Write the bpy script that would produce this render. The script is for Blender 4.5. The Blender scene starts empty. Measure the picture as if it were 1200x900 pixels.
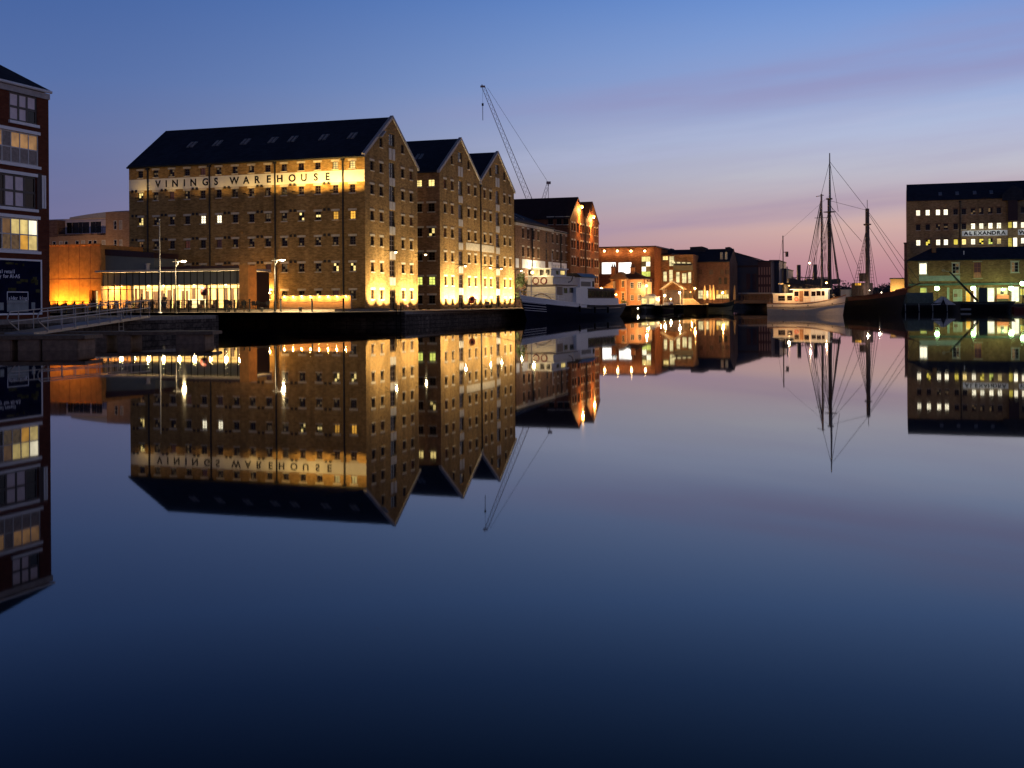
import bpy, math, random
from math import sin, cos, pi, radians, sqrt
from mathutils import Vector, Matrix
random.seed(7)
S = bpy.context.scene
COL = S.collection
R = radians
# ---------------------------------------------------------------- camera
F, HX, HY = 1355.0, 600.0, 353.0      # focal length and horizon of the photo (1200 px wide)
H, Q, ROLL = 2.35, 1.35, 0.0061       # eye height, quay height, camera roll
cam = bpy.data.cameras.new('camera')
cam.sensor_width = 36; cam.lens = 36*F/1200
cam.shift_x = 0; cam.shift_y = -(450-HY)/1200
cam.clip_start = .1; cam.clip_end = 8000
camo = bpy.data.objects.new('camera', cam); COL.objects.link(camo)
camo.location = (0, 0, H); camo.rotation_euler = (pi/2, ROLL, 0)
S.camera = camo
# ---------------------------------------------------------------- sky
W = bpy.data.worlds.new('World'); S.world = W; W.use_nodes = True
SKY_STRENGTH = 1.0
def lin(c):
    if isinstance(c, str):
        c = [int(c[i:i+2], 16)/255 for i in (1, 3, 5)]
    return tuple((v/12.92 if v <= .04045 else ((v+.055)/1.055)**2.4) for v in c) + (1,)
def sky():
    nt = W.node_tree; N = nt.nodes; L = nt.links
    N.clear()
    out = N.new('ShaderNodeOutputWorld'); bg = N.new('ShaderNodeBackground')
    tc = N.new('ShaderNodeTexCoord'); sep = N.new('ShaderNodeSeparateXYZ')
    L.new(tc.outputs['Generated'], sep.inputs[0])
    def ramp(stops):
        r = N.new('ShaderNodeValToRGB'); e = r.color_ramp.elements
        while len(e) > 1: e.remove(e[-1])
        e[0].position = stops[0][0]; e[0].color = lin(stops[0][1])
        for p, c in stops[1:]:
            k = e.new(p); k.color = lin(c)
        return r
    def mth(op, a, b=None, c=None):
        m = N.new('ShaderNodeMath'); m.operation = op
        for i, v in enumerate((a, b, c)):
            if v is None: continue
            if isinstance(v, (int, float)): m.inputs[i].default_value = v
            else: L.new(v, m.inputs[i])
        return m.outputs[0]
    def mix(f, a, b):
        m = N.new('ShaderNodeMix'); m.data_type = 'RGBA'
        if isinstance(f, (int, float)): m.inputs[0].default_value = f
        else: L.new(f, m.inputs[0])
        L.new(a, m.inputs[6])
        if isinstance(b, str): m.inputs[7].default_value = lin(b)
        else: L.new(b, m.inputs[7])
        return m.outputs[2]
    z = mth('MULTIPLY', sep.outputs[2], 2.0)          # 0..0.5 in z spans the ramp
    # stops: position = 2*z ; photo top edge is z=.25 -> .5
    right = ramp([(0, '#a8788a'), (.035, '#b3818f'), (.078, '#c4979a'), (.12, '#d3aea6'), (.166, '#c4b4b8'), (.21, '#c0c0cc'), (.27, '#b2bedb'),
                  (.37, '#8da9db'), (.5, '#6b91d2'), (.62, '#4a6fae'), (.75, '#2b4a7c'), (1, '#15284a')])
    left = ramp([(0, '#786a88'), (.08, '#6c6a90'), (.16, '#6b6e97'), (.26, '#616f9e'), (.36, '#546da4'), (.5, '#4463a0'), (.62, '#2b477e'), (.75, '#152850'), (1, '#0a142c')])
    L.new(z, right.inputs[0]); L.new(z, left.inputs[0])
    az = N.new('ShaderNodeMapRange'); az.interpolation_type = 'SMOOTHSTEP'
    L.new(sep.outputs[0], az.inputs[0])
    az.inputs[1].default_value = -.42; az.inputs[2].default_value = .33
    c = mix(az.outputs[0], left.outputs[0], right.outputs[0])
    # long thin cloud streaks, tilted so that they rise to the right
    tilt = mth('SUBTRACT', sep.outputs[2], mth('MULTIPLY', sep.outputs[0], .09))
    cmb = N.new('ShaderNodeCombineXYZ')
    L.new(mth('MULTIPLY', sep.outputs[0], 1.3), cmb.inputs[0]); L.new(mth('MULTIPLY', sep.outputs[1], 1.3), cmb.inputs[1])
    L.new(mth('MULTIPLY', tilt, 16), cmb.inputs[2])
    nz = N.new('ShaderNodeTexNoise'); nz.inputs['Scale'].default_value = 1.6; nz.inputs['Detail'].default_value = 5
    nz.inputs['Roughness'].default_value = .5; L.new(cmb.outputs[0], nz.inputs['Vector'])
    mr = N.new('ShaderNodeMapRange'); mr.interpolation_type = 'SMOOTHSTEP'; L.new(nz.outputs['Fac'], mr.inputs[0])
    mr.inputs[1].default_value = .36; mr.inputs[2].default_value = .72; mr.inputs[4].default_value = 1.0
    def bandf(centre, width, strength):
        d = mth('DIVIDE', mth('SUBTRACT', tilt, centre), width)
        g = mth('POWER', 2.718, mth('MULTIPLY', mth('MULTIPLY', d, d), -1))
        return mth('MULTIPLY', g, strength)
    azw = N.new('ShaderNodeMapRange'); azw.interpolation_type = 'SMOOTHSTEP'; L.new(sep.outputs[0], azw.inputs[0])
    azw.inputs[1].default_value = -.18; azw.inputs[2].default_value = .15
    b1 = mth('MULTIPLY', mth('MULTIPLY', bandf(.158, .032, .5), azw.outputs[0]), mth('ADD', .45, mr.outputs[0]))
    c = mix(b1, c, '#8d8cba')
    b2 = mth('MULTIPLY', bandf(.054, .009, .85), mth('MULTIPLY', azw.outputs[0], mth('ADD', .3, mr.outputs[0])))
    c = mix(b2, c, '#a48ea8')
    nf = N.new('ShaderNodeTexNoise'); nf.inputs['Scale'].default_value = 4.5; nf.inputs['Detail'].default_value = 7; nf.inputs['Roughness'].default_value = .6; L.new(cmb.outputs[0], nf.inputs['Vector'])
    mf2 = N.new('ShaderNodeMapRange'); L.new(nf.outputs['Fac'], mf2.inputs[0]); mf2.inputs[1].default_value = .38; mf2.inputs[2].default_value = .68
    wisp = mth('MULTIPLY', mth('ADD', mth('MULTIPLY', mr.outputs[0], .6), mth('MULTIPLY', mf2.outputs[0], .4)), bandf(.10, .075, .42))
    c = mix(mth('MULTIPLY', wisp, mth('ADD', .25, mth('MULTIPLY', azw.outputs[0], .75))), c, '#9c92b6')
    hi = mth('MULTIPLY', mth('MULTIPLY', mf2.outputs[0], bandf(.118, .018, .35)), azw.outputs[0])
    c = mix(hi, c, '#b9c6e4')
    L.new(c, bg.inputs['Color']); bg.inputs['Strength'].default_value = SKY_STRENGTH
    # the physical dusk sky underneath: the sun has just gone down ahead and to the right
    st = N.new('ShaderNodeTexSky'); st.sky_type = 'NISHITA'; st.sun_disc = False
    st.sun_elevation = R(0.5); st.sun_rotation = R(38)
    bg2 = N.new('ShaderNodeBackground'); L.new(st.outputs[0], bg2.inputs['Color']); bg2.inputs['Strength'].default_value = .004
    ad = N.new('ShaderNodeAddShader'); L.new(bg.outputs[0], ad.inputs[0]); L.new(bg2.outputs[0], ad.inputs[1])
    L.new(ad.outputs[0], out.inputs['Surface'])
sky()
sun = bpy.data.lights.new('sun', 'SUN'); sun.energy = .03; sun.angle = R(20); sun.color = (1, .75, .65)
suno = bpy.data.objects.new('sun', sun); COL.objects.link(suno)
suno.rotation_euler = Vector((-sin(R(38)), -cos(R(38)), -.06)).to_track_quat('-Z', 'Y').to_euler()
S.view_settings.view_transform = 'Standard'; S.view_settings.look = 'None'
S.view_settings.exposure = 0; S.view_settings.gamma = 1; S.view_settings.use_curve_mapping = False
S.render.engine = 'CYCLES'
S.cycles.use_denoising = True
S.cycles.max_bounces = 6; S.cycles.transparent_max_bounces = 12
S.cycles.caustics_reflective = False; S.cycles.caustics_refractive = False
S.cycles.sample_clamp_indirect = 4
# ---------------------------------------------------------------- frames
U = Vector((.3156, .9489, 0)); V = Vector((-.9489, .3156, 0)); C0 = Vector((-17.1, 135, 0)); TH = math.atan2(.9489, .3156)
def AB(a, b, z=0): return C0 + U*a + V*b + Vector((0, 0, z))
def ray(px, py):
    dx, dy = px-HX, py-HY; c, s = cos(ROLL), sin(ROLL)
    x, y = dx*c - dy*s, dx*s + dy*c
    return Vector((x/F, 1, -y/F))
def at(px, py, Y): return Vector((0, 0, H)) + ray(px, py)*Y
class WF:
    """a vertical wall plane of a building: local start o, local direction d (left to right seen from outside)"""
    def __init__(s, root, o, d):
        s.root = root; s.o = Vector((o[0], o[1], 0)); s.d = Vector((d[0], d[1], 0)).normalized()
        s.inn = Vector((-s.d.y, s.d.x, 0)); s.ang = math.atan2(s.d.y, s.d.x)
        M = Matrix.Rotation(root.rotation_euler.z, 4, 'Z'); s.w0 = root.location + M @ s.o; s.wd = M @ s.d
    def sz(s, px, py):
        r = ray(px, py); t0 = s.w0
        k = (r.x*t0.y - t0.x)/(s.wd.x - r.x*s.wd.y)
        return k, H + r.z*(t0.y + k*s.wd.y) - s.root.location.z
    def p(s, k, z, dep=0):
        v = s.o + s.d*k + s.inn*dep; return (v.x, v.y, z)
    def put(s, ob, k, z, dep=0):
        ob.location = s.p(k, z, dep); ob.rotation_euler = (0, 0, s.ang); return ob
# ---------------------------------------------------------------- scene helpers
def tag(o, label=None, cat=None, group=None, kind=None):
    if label: o['label'] = label
    if cat: o['category'] = cat
    if group: o['group'] = group
    if kind: o['kind'] = kind
    return o
def thing(name, label, cat, loc=(0, 0, 0), rz=0, group=None):
    o = bpy.data.objects.new(name, None); COL.objects.link(o); o.empty_display_size = .3
    o.location = loc; o.rotation_euler = (0, 0, rz)
    return tag(o, label, cat, group)
def link(name, me, parent=None):
    o = bpy.data.objects.new(name, me); COL.objects.link(o)
    if parent: o.parent = parent
    return o
def dup(o, parent=None):
    c = o.copy(); COL.objects.link(c); c.parent = parent
    for ch in list(o.children): dup(ch, c)
    return c
class MB:
    def __init__(s): s.v = []; s.f = []; s.i = []; s.m = []
    def mi(s, m):
        if m not in s.m: s.m.append(m)
        return s.m.index(m)
    def poly(s, pts, m):
        n = len(s.v); s.v += [tuple(p) for p in pts]; s.f.append(tuple(range(n, n+len(pts)))); s.i.append(s.mi(m))
    def hexa(s, p, m, skip=()):
        n = len(s.v); s.v += [tuple(q) for q in p]; k = s.mi(m)
        for j, f in enumerate(((0, 3, 2, 1), (4, 5, 6, 7), (0, 1, 5, 4), (1, 2, 6, 5), (2, 3, 7, 6), (3, 0, 4, 7))):
            if j in skip: continue
            s.f.append(tuple(n+q for q in f)); s.i.append(k)
    def box(s, x0, x1, y0, y1, z0, z1, m):
        s.hexa([(x0, y0, z0), (x1, y0, z0), (x1, y1, z0), (x0, y1, z0), (x0, y0, z1), (x1, y0, z1), (x1, y1, z1), (x0, y1, z1)], m)
    def tube(s, p, q, r, m, n=6, r2=None, caps=True):
        p = Vector(p); q = Vector(q); r2 = r if r2 is None else r2
        d = (q-p).normalized(); a = d.orthogonal().normalized(); b = d.cross(a); k = len(s.v); mi = s.mi(m)
        for c, rr in ((p, r), (q, r2)):
            for j in range(n):
                t = 2*pi*j/n; s.v.append(tuple(c + (a*cos(t) + b*sin(t))*rr))
        for j in range(n):
            s.f.append((k+j, k+(j+1) % n, k+n+(j+1) % n, k+n+j)); s.i.append(mi)
        if caps:
            s.f.append(tuple(k+n-1-j for j in range(n))); s.i.append(mi)
            s.f.append(tuple(k+n+j for j in range(n))); s.i.append(mi)
    def path(s, pts, r, m, n=6):
        for a, b in zip(pts, pts[1:]): s.tube(a, b, r, m, n)
    def lathe(s, prof, c, m, n=10):
        k = len(s.v); mi = s.mi(m); c = Vector(c)
        for r, z in prof:
            for j in range(n):
                t = 2*pi*j/n; s.v.append((c.x+r*cos(t), c.y+r*sin(t), c.z+z))
        for i in range(len(prof)-1):
            for j in range(n):
                s.f.append((k+i*n+j, k+i*n+(j+1) % n, k+(i+1)*n+(j+1) % n, k+(i+1)*n+j)); s.i.append(mi)
        s.f.append(tuple(k+n-1-j for j in range(n))); s.i.append(mi)
        e = k+(len(prof)-1)*n; s.f.append(tuple(e+j for j in range(n))); s.i.append(mi)
    def prism(s, pts, axis, a, b, m):
        """closed polygon extruded along axis 'x','y' or 'z' from a to b (pts are the other two coordinates)"""
        def mk(p, t): return {'x': (t, p[0], p[1]), 'y': (p[0], t, p[1]), 'z': (p[0], p[1], t)}[axis]
        n = len(pts); k = len(s.v); mi = s.mi(m)
        s.v += [mk(p, a) for p in pts] + [mk(p, b) for p in pts]
        s.f.append(tuple(k+j for j in range(n))); s.f.append(tuple(k+n+n-1-j for j in range(n))); s.i += [mi, mi]
        for j in range(n): s.f.append((k+j, k+n+j, k+n+(j+1) % n, k+(j+1) % n)); s.i.append(mi)
    def sphere(s, c, r, m, n=10, sc=(1, 1, 1)):
        s_ = [(r*sin(pi*i/6)*1.0, -r*cos(pi*i/6)) for i in range(1, 6)]
        k0 = len(s.v); s.lathe(s_, (0, 0, 0), m, n)
        for j in range(k0, len(s.v)):
            v = s.v[j]; s.v[j] = (c[0]+v[0]*sc[0], c[1]+v[1]*sc[1], c[2]+v[2]*sc[2])
    def mesh(s, name, smooth=False):
        me = bpy.data.meshes.new(name); me.from_pydata(s.v, [], s.f)
        for m in s.m: me.materials.append(m)
        me.polygons.foreach_set('material_index', s.i)
        if smooth: me.polygons.foreach_set('use_smooth', [True]*len(s.f))
        me.validate(); me.update()
        return me
    def build(s, name, parent=None, smooth=False, recalc=True):
        me = s.mesh(name, smooth)
        if recalc:
            import bmesh
            bm = bmesh.new(); bm.from_mesh(me); bmesh.ops.recalc_face_normals(bm, faces=bm.faces); bm.to_mesh(me); bm.free()
        return link(name, me, parent)
OR = (1, .48, .12); WM = (1, .75, .4); GN = (.66, 1, .42)
POWER = 3.6
def lamp(parent, loc, power, color, kind='POINT', aim=None, size=1.6, r=.1, blend=1.0, name='bulb'):
    l = bpy.data.lights.new(name, kind); l.energy = power*POWER; l.color = color; l.shadow_soft_size = r
    if kind == 'SPOT': l.spot_size = size; l.spot_blend = blend
    o = bpy.data.objects.new(name, l); COL.objects.link(o); o.parent = parent; o.location = loc
    if aim is not None: o.rotation_euler = (Vector(aim)-Vector(loc)).to_track_quat('-Z', 'Y').to_euler()
    return o
FONTC = {}
def glyph(ch, size, mat, off=.0):
    k = (ch, size, off)
    if k not in FONTC:
        cu = bpy.data.curves.new('t', 'FONT'); cu.body = ch; cu.size = size; cu.align_x = 'CENTER'; cu.offset = off; cu.extrude = .012
        o = bpy.data.objects.new('t', cu); COL.objects.link(o); bpy.context.view_layer.update()
        me = bpy.data.meshes.new_from_object(o.evaluated_get(bpy.context.evaluated_depsgraph_get()))
        bpy.data.objects.remove(o); bpy.data.curves.remove(cu)
        FONTC[k] = ([tuple(v.co) for v in me.vertices], [tuple(p.vertices) for p in me.polygons]); bpy.data.meshes.remove(me)
    return FONTC[k]
def lettering(name, parent, wf, items, size, mat, dep=-.03, off=.0, sx=1.0):
    """items: (text, s, z) on a wall plane"""
    for t, s_, z in items:
        mb = MB(); k = mb.mi(mat); vs, fs = glyph(t, size, mat, off)
        mb.v += [wf.p(s_+v[0]*sx, z+v[1], dep-v[2]) for v in vs]
        mb.f += [tuple(f) for f in fs]; mb.i += [k]*len(fs)
        mb.build('letter', parent, recalc=False)
# ---------------------------------------------------------------- materials
def nmat(name):
    m = bpy.data.materials.new(name); m.use_nodes = True; nt = m.node_tree
    return m, nt, nt.nodes['Principled BSDF']
def plain(name, c, rough=.6, metal=0, var=.25, scale=3.0, spec=.5, bump=0):
    m, nt, b = nmat(name); c = lin(c) if isinstance(c, str) else tuple(c)+(1,)
    b.inputs['Roughness'].default_value = rough; b.inputs['Metallic'].default_value = metal
    b.inputs['Specular IOR Level'].default_value = spec
    tc = nt.nodes.new('ShaderNodeTexCoord'); n = nt.nodes.new('ShaderNodeTexNoise')
    n.inputs['Scale'].default_value = scale; n.inputs['Detail'].default_value = 5; n.inputs['Roughness'].default_value = .65
    nt.links.new(tc.outputs['Object'], n.inputs['Vector'])
    r = nt.nodes.new('ShaderNodeValToRGB'); e = r.color_ramp.elements
    e[0].position = .3; e[1].position = .7
    e[0].color = tuple(v*(1-var) for v in c[:3])+(1,); e[1].color = tuple(min(1, v*(1+var)) for v in c[:3])+(1,)
    nt.links.new(n.outputs['Fac'], r.inputs[0]); nt.links.new(r.outputs[0], b.inputs['Base Color'])
    if bump:
        bp = nt.nodes.new('ShaderNodeBump'); bp.inputs['Strength'].default_value = bump
        nt.links.new(n.outputs['Fac'], bp.inputs['Height']); nt.links.new(bp.outputs[0], b.inputs['Normal'])
    return m
def brick(name, c1, c2, mortar, bw=.34, rh=.11, patch=.48, rough=.85, msize=.012, bump=.3):
    m, nt, b = nmat(name); N = nt.nodes; L = nt.links
    b.inputs['Roughness'].default_value = rough; b.inputs['Specular IOR Level'].default_value = .08
    tc = N.new('ShaderNodeTexCoord'); sp = N.new('ShaderNodeSeparateXYZ'); L.new(tc.outputs['Object'], sp.inputs[0])
    ad = N.new('ShaderNodeMath'); L.new(sp.outputs[0], ad.inputs[0]); L.new(sp.outputs[1], ad.inputs[1])
    cb = N.new('ShaderNodeCombineXYZ'); L.new(ad.outputs[0], cb.inputs[0]); L.new(sp.outputs[2], cb.inputs[1])
    br = N.new('ShaderNodeTexBrick'); L.new(cb.outputs[0], br.inputs['Vector'])
    br.inputs['Scale'].default_value = 1; br.inputs['Brick Width'].default_value = bw; br.inputs['Row Height'].default_value = rh
    br.inputs['Mortar Size'].default_value = msize; br.inputs['Mortar Smooth'].default_value = .3; br.inputs['Bias'].default_value = 0
    br.inputs['Color1'].default_value = tuple(c1)+(1,); br.inputs['Color2'].default_value = tuple(c2)+(1,); br.inputs['Mortar'].default_value = tuple(mortar)+(1,)
    def noise(sc, det, vec):
        n = N.new('ShaderNodeTexNoise'); n.inputs['Scale'].default_value = sc; n.inputs['Detail'].default_value = det; n.inputs['Roughness'].default_value = .7
        L.new(vec, n.inputs['Vector']); return n.outputs['Fac']
    def mrange(f, a, bb):
        r = N.new('ShaderNodeMapRange'); L.new(f, r.inputs[0]); r.inputs[1].default_value = .25; r.inputs[2].default_value = .75
        r.inputs[3].default_value = a; r.inputs[4].default_value = bb; return r.outputs[0]
    mp = N.new('ShaderNodeMapping'); mp.inputs['Scale'].default_value = (1, 2.6, 1); L.new(cb.outputs[0], mp.inputs[0])
    n1 = mrange(noise(1.5, 6, mp.outputs[0]), 1-patch*1.3, 1+patch*1.3)
    n2 = mrange(noise(.22, 3, tc.outputs['Object']), 1-patch*.7, 1+patch*.7)
    mp2 = N.new('ShaderNodeMapping'); mp2.inputs['Scale'].default_value = (1.2, .10, 1); L.new(cb.outputs[0], mp2.inputs[0])
    n3 = mrange(noise(.9, 4, mp2.outputs[0]), 1-patch*.5, 1+patch*.4)
    mu0 = N.new('ShaderNodeMath'); mu0.operation = 'MULTIPLY'; L.new(n1, mu0.inputs[0]); L.new(n3, mu0.inputs[1])
    mu = N.new('ShaderNodeMath'); mu.operation = 'MULTIPLY'; L.new(mu0.outputs[0], mu.inputs[0]); L.new(n2, mu.inputs[1])
    mx = N.new('ShaderNodeMix'); mx.data_type = 'RGBA'; mx.blend_type = 'MULTIPLY'; mx.inputs[0].default_value = 1
    L.new(br.outputs['Color'], mx.inputs[6]); L.new(mu.outputs[0], mx.inputs[7]); L.new(mx.outputs[2], b.inputs['Base Color'])
    if bump:
        bp = N.new('ShaderNodeBump'); bp.inputs['Strength'].default_value = bump; bp.inputs['Distance'].default_value = .02
        L.new(br.outputs['Fac'], bp.inputs['Height']); bp.invert = True; L.new(bp.outputs[0], b.inputs['Normal'])
    return m
def lit(name, c, strength, var=.35, scale=1.5, rnd=.5):
    """a lit window: room light with soft variation behind the pane"""
    m, nt, b = nmat(name); N = nt.nodes; L = nt.links; c = lin(c) if isinstance(c, str) else tuple(c)+(1,)
    b.inputs['Base Color'].default_value = (.02, .02, .02, 1); b.inputs['Roughness'].default_value = .1
    tc = N.new('ShaderNodeTexCoord'); n = N.new('ShaderNodeTexNoise'); n.inputs['Scale'].default_value = scale; n.inputs['Detail'].default_value = 3
    oi = N.new('ShaderNodeObjectInfo'); va = N.new('ShaderNodeVectorMath'); va.operation = 'ADD'
    mu3 = N.new('ShaderNodeMath'); mu3.operation = 'MULTIPLY'; L.new(oi.outputs['Random'], mu3.inputs[0]); mu3.inputs[1].default_value = 37
    L.new(tc.outputs['Object'], va.inputs[0]); L.new(mu3.outputs[0], va.inputs[1]); L.new(va.outputs[0], n.inputs['Vector'])
    r = N.new('ShaderNodeMapRange'); L.new(n.outputs['Fac'], r.inputs[0]); r.inputs[1].default_value = .3; r.inputs[2].default_value = .7
    r.inputs[3].default_value = 1-var; r.inputs[4].default_value = 1+var
    r2 = N.new('ShaderNodeMapRange'); L.new(oi.outputs['Random'], r2.inputs[0]); r2.inputs[3].default_value = strength*(1-rnd); r2.inputs[4].default_value = strength*(1+rnd*.4)
    mu = N.new('ShaderNodeMath'); mu.operation = 'MULTIPLY'; L.new(r.outputs[0], mu.inputs[0]); L.new(r2.outputs[0], mu.inputs[1])
    b.inputs['Emission Color'].default_value = c; L.new(mu.outputs[0], b.inputs['Emission Strength'])
    return m
def glow(name, c, strength):
    m, nt, b = nmat(name); c = lin(c) if isinstance(c, str) else tuple(c)+(1,)
    b.inputs['Base Color'].default_value = (.6, .6, .6, 1)
    b.inputs['Emission Color'].default_value = c; b.inputs['Emission Strength'].default_value = strength
    return m
M = {}
M['yellow_brick'] = brick('yellow_brick', (.27, .15, .05), (.35, .205, .072), (.31, .23, .12))
M['brown_brick'] = brick('brown_brick', (.25, .125, .055), (.34, .18, .08), (.29, .2, .13))
M['red_brick'] = brick('red_brick', (.19, .062, .026), (.25, .085, .036), (.2, .11, .06))
M['dark_red_brick'] = brick('dark_red_brick', (.13, .032, .015), (.17, .045, .022), (.10, .055, .04), patch=.2)
M['dull_brick'] = brick('dull_brick', (.20, .095, .05), (.26, .13, .07), (.22, .15, .1))
M['olive_brick'] = brick('olive_brick', (.32, .21, .10), (.4, .27, .13), (.34, .26, .16))
M['dark_brick'] = brick('dark_brick', (.15, .075, .055), (.19, .1, .07), (.15, .11, .09))
M['quay_stone'] = brick('quay_stone', (.075, .058, .046), (.125, .097, .076), (.03, .024, .02), bw=.95, rh=.42, patch=.7, msize=.03, bump=.8)
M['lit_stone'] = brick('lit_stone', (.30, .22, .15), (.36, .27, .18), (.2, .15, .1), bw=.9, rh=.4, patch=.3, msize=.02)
M['slate'] = brick('slate', (.026, .031, .046), (.036, .042, .060), (.016, .018, .024), bw=.5, rh=.3, patch=.25, rough=.75, bump=.15)
M['slate_red'] = brick('slate_red', (.05, .026, .026), (.06, .032, .032), (.03, .018, .018), bw=.5, rh=.3, patch=.2, rough=.8, bump=.1)
M['limestone'] = plain('limestone', (.58, .50, .38), .8, var=.3)
M['coping'] = plain('coping', (.42, .38, .36), .8, var=.2)
M['white_paint'] = plain('white_paint', (.72, .68, .60), .6, var=.1, scale=.9)
M['white_gloss'] = plain('white_gloss', (.8, .8, .8), .35, var=.06)
M['off_white'] = plain('off_white', (.62, .57, .50), .5, var=.12)
M['door_white'] = plain('door_white', (.50, .46, .42), .6, var=.15)
M['black_metal'] = plain('black_metal', (.012, .011, .011), .8, var=.3, spec=.1)
M['pipe'] = plain('pipe', (.012, .010, .009), .6, var=.3)
M['grey_metal'] = plain('grey_metal', (.22, .22, .23), .5, .3, var=.2)
M['galv'] = plain('galv', (.46, .41, .37), .5, .2, var=.15)
M['timber'] = plain('timber', (.16, .10, .06), .75, var=.4, scale=6)
M['deck'] = plain('deck', (.13, .095, .075), .8, var=.35, scale=5)
M['concrete'] = plain('concrete', (.26, .22, .18), .85, var=.3, scale=4, bump=.1)
M['pontoon_float'] = plain('pontoon_float', (.22, .135, .085), .8, var=.35, scale=3)
M['paving'] = brick('paving', (.34, .29, .23), (.4, .34, .27), (.25, .21, .17), bw=.6, rh=.6, patch=.2)
M['pane'] = plain('pane', (.012, .006, .004), .2, var=.3, spec=.22)
M['sash'] = plain('sash', (.05, .035, .028), .5)
M['sash_white'] = plain('sash_white', (.62, .60, .56), .5, var=.08)
M['curtain'] = plain('curtain', (.34, .28, .24), .9, var=.3, scale=5)
M['grey_panel'] = plain('grey_panel', (.13, .14, .13), .6, var=.1, scale=1)
M['dark_panel'] = plain('dark_panel', (.035, .012, .012), .6, var=.2)
M['corten'] = plain('corten', (.42, .19, .05), .8, var=.3, scale=1.6)
M['navy'] = plain('navy', (.004, .006, .022), .5, var=.3, scale=1.2, spec=.12)
M['navy_trim'] = plain('navy_trim', (.02, .025, .06), .4)
M['hull_black'] = plain('hull_black', (.012, .012, .014), .4, var=.3)
M['hull_green'] = plain('hull_green', (.012, .03, .024), .4, var=.3)
M['hull_red'] = plain('hull_red', (.12, .02, .02), .5, var=.3)
M['maroon'] = plain('maroon', (.10, .018, .015), .5, var=.2)
M['antifoul'] = plain('antifoul', (.22, .04, .02), .6, var=.3)
M['hull_cream'] = plain('hull_cream', (.80, .66, .50), .4, var=.08)
M['pine'] = plain('pine', (.28, .13, .05), .5, var=.25)
M['spar'] = plain('spar', (.42, .30, .21), .5, var=.3)
M['dark_spar'] = plain('dark_spar', (.10, .065, .05), .6, var=.3)
M['rope'] = plain('rope', (.07, .055, .05), .9)
M['canvas_green'] = plain('canvas_green', (.10, .14, .12), .9, var=.3, scale=2)
M['canvas_grey'] = plain('canvas_grey', (.30, .32, .31), .9, var=.2, scale=2)
M['canvas_tan'] = plain('canvas_tan', (.34, .25, .16), .9, var=.2)
M['red_plastic'] = plain('red_plastic', (.8, .12, .04), .4, var=.1)
M['dark_red'] = plain('dark_red', (.16, .02, .015), .5, var=.2)
M['purple_plastic'] = plain('purple_plastic', (.16, .13, .30), .4, var=.2)
M['blue_cover'] = plain('blue_cover', (.04, .05, .22), .6, var=.2)
M['skin'] = plain('skin', (.42, .25, .17), .6, var=.1)
M['dark_cloth'] = plain('dark_cloth', (.02, .02, .025), .9, var=.3)
M['denim'] = plain('denim', (.03, .04, .07), .9, var=.3)
M['hair'] = plain('hair', (.03, .018, .012), .7)
M['white_cloth'] = plain('white_cloth', (.6, .6, .58), .9)
M['foliage_dark'] = plain('foliage_dark', (.03, .028, .03), .9, var=.4)
M['leaf'] = plain('leaf', (.06, .085, .025), .8, var=.5)
M['foliage_mid'] = plain('foliage_mid', (.05, .06, .02), .9, var=.5)
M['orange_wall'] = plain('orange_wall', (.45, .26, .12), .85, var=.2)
M['render_pink'] = plain('render_pink', (.34, .2, .18), .85, var=.12, scale=.8)
M['render_pale'] = plain('render_pale', (.62, .52, .54), .85, var=.1, scale=.8)
M['tan_brick'] = brick('tan_brick', (.34, .19, .11), (.4, .23, .14), (.3, .22, .15), patch=.2)
M['blue_shed'] = plain('blue_shed', (.045, .045, .075), .7, var=.15, scale=.6)
M['purple_shed'] = plain('purple_shed', (.07, .035, .045), .8, var=.2, scale=.6)
M['cottage_orange'] = plain('cottage_orange', (.46, .20, .07), .85, var=.2)
M['cottage_pink'] = plain('cottage_pink', (.42, .20, .09), .85, var=.2)
M['tile_roof'] = plain('tile_roof', (.22, .12, .05), .8, var=.3)
M['crane_paint'] = plain('crane_paint', (.34, .22, .20), .6)
M['board_navy'] = plain('board_navy', (.006, .007, .028), .9, var=.5, scale=1.1, spec=.05)
M['board_photo'] = plain('board_photo', (.07, .065, .025), .9, var=.9, scale=2.2, spec=.05)
M['interior_wall'] = plain('interior_wall', (.66, .52, .30), .8, var=.25, scale=1.4)
M['interior_dark'] = plain('interior_dark', (.05, .022, .012), .7, var=.4)
M['interior_floor'] = plain('interior_floor', (.45, .36, .22), .5)
M['green_frame'] = plain('green_frame', (.36, .40, .34), .5, var=.1)
M['shop_green'] = plain('shop_green', (.03, .06, .05), .5, var=.2)
M['warm'] = lit('window_warm', '#ffe08a', 1.3)
M['warm_dim'] = lit('window_warm_dim', '#e6a860', .28)
M['amber'] = lit('window_amber', '#ffb840', 1.1)
M['pale'] = lit('window_pale', '#fff3d0', 1.9, var=.2, rnd=.3)
M['white_lit'] = lit('window_white', '#fffaf0', 1.9, var=.25, scale=.35, rnd=.1)
M['greenish'] = lit('window_greenish', '#e8f070', 1.1)
M['yellow_lit'] = lit('window_yellow', '#ffe65a', 1.1)
M['dim_red'] = lit('window_dim_red', '#8c4a2c', .16)
M['dim_grey'] = lit('window_dim_grey', '#c09a60', .22, var=.6, scale=4)
M['pink_blind'] = plain('pink_blind', (.88, .74, .74), .8, var=.1)
M['atrium'] = lit('atrium_glow', '#f4dfa0', 1.0, var=.5, scale=.7, rnd=.2)
M['bulb_warm'] = glow('bulb_warm', '#ffdf9a', 7)
M['bulb_white'] = glow('bulb_white', '#fff0cc', 8)
M['bulb_orange'] = glow('bulb_orange', '#ffab3c', 12)
M['bulb_green'] = glow('bulb_green', '#c4ffa8', 22)
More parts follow.
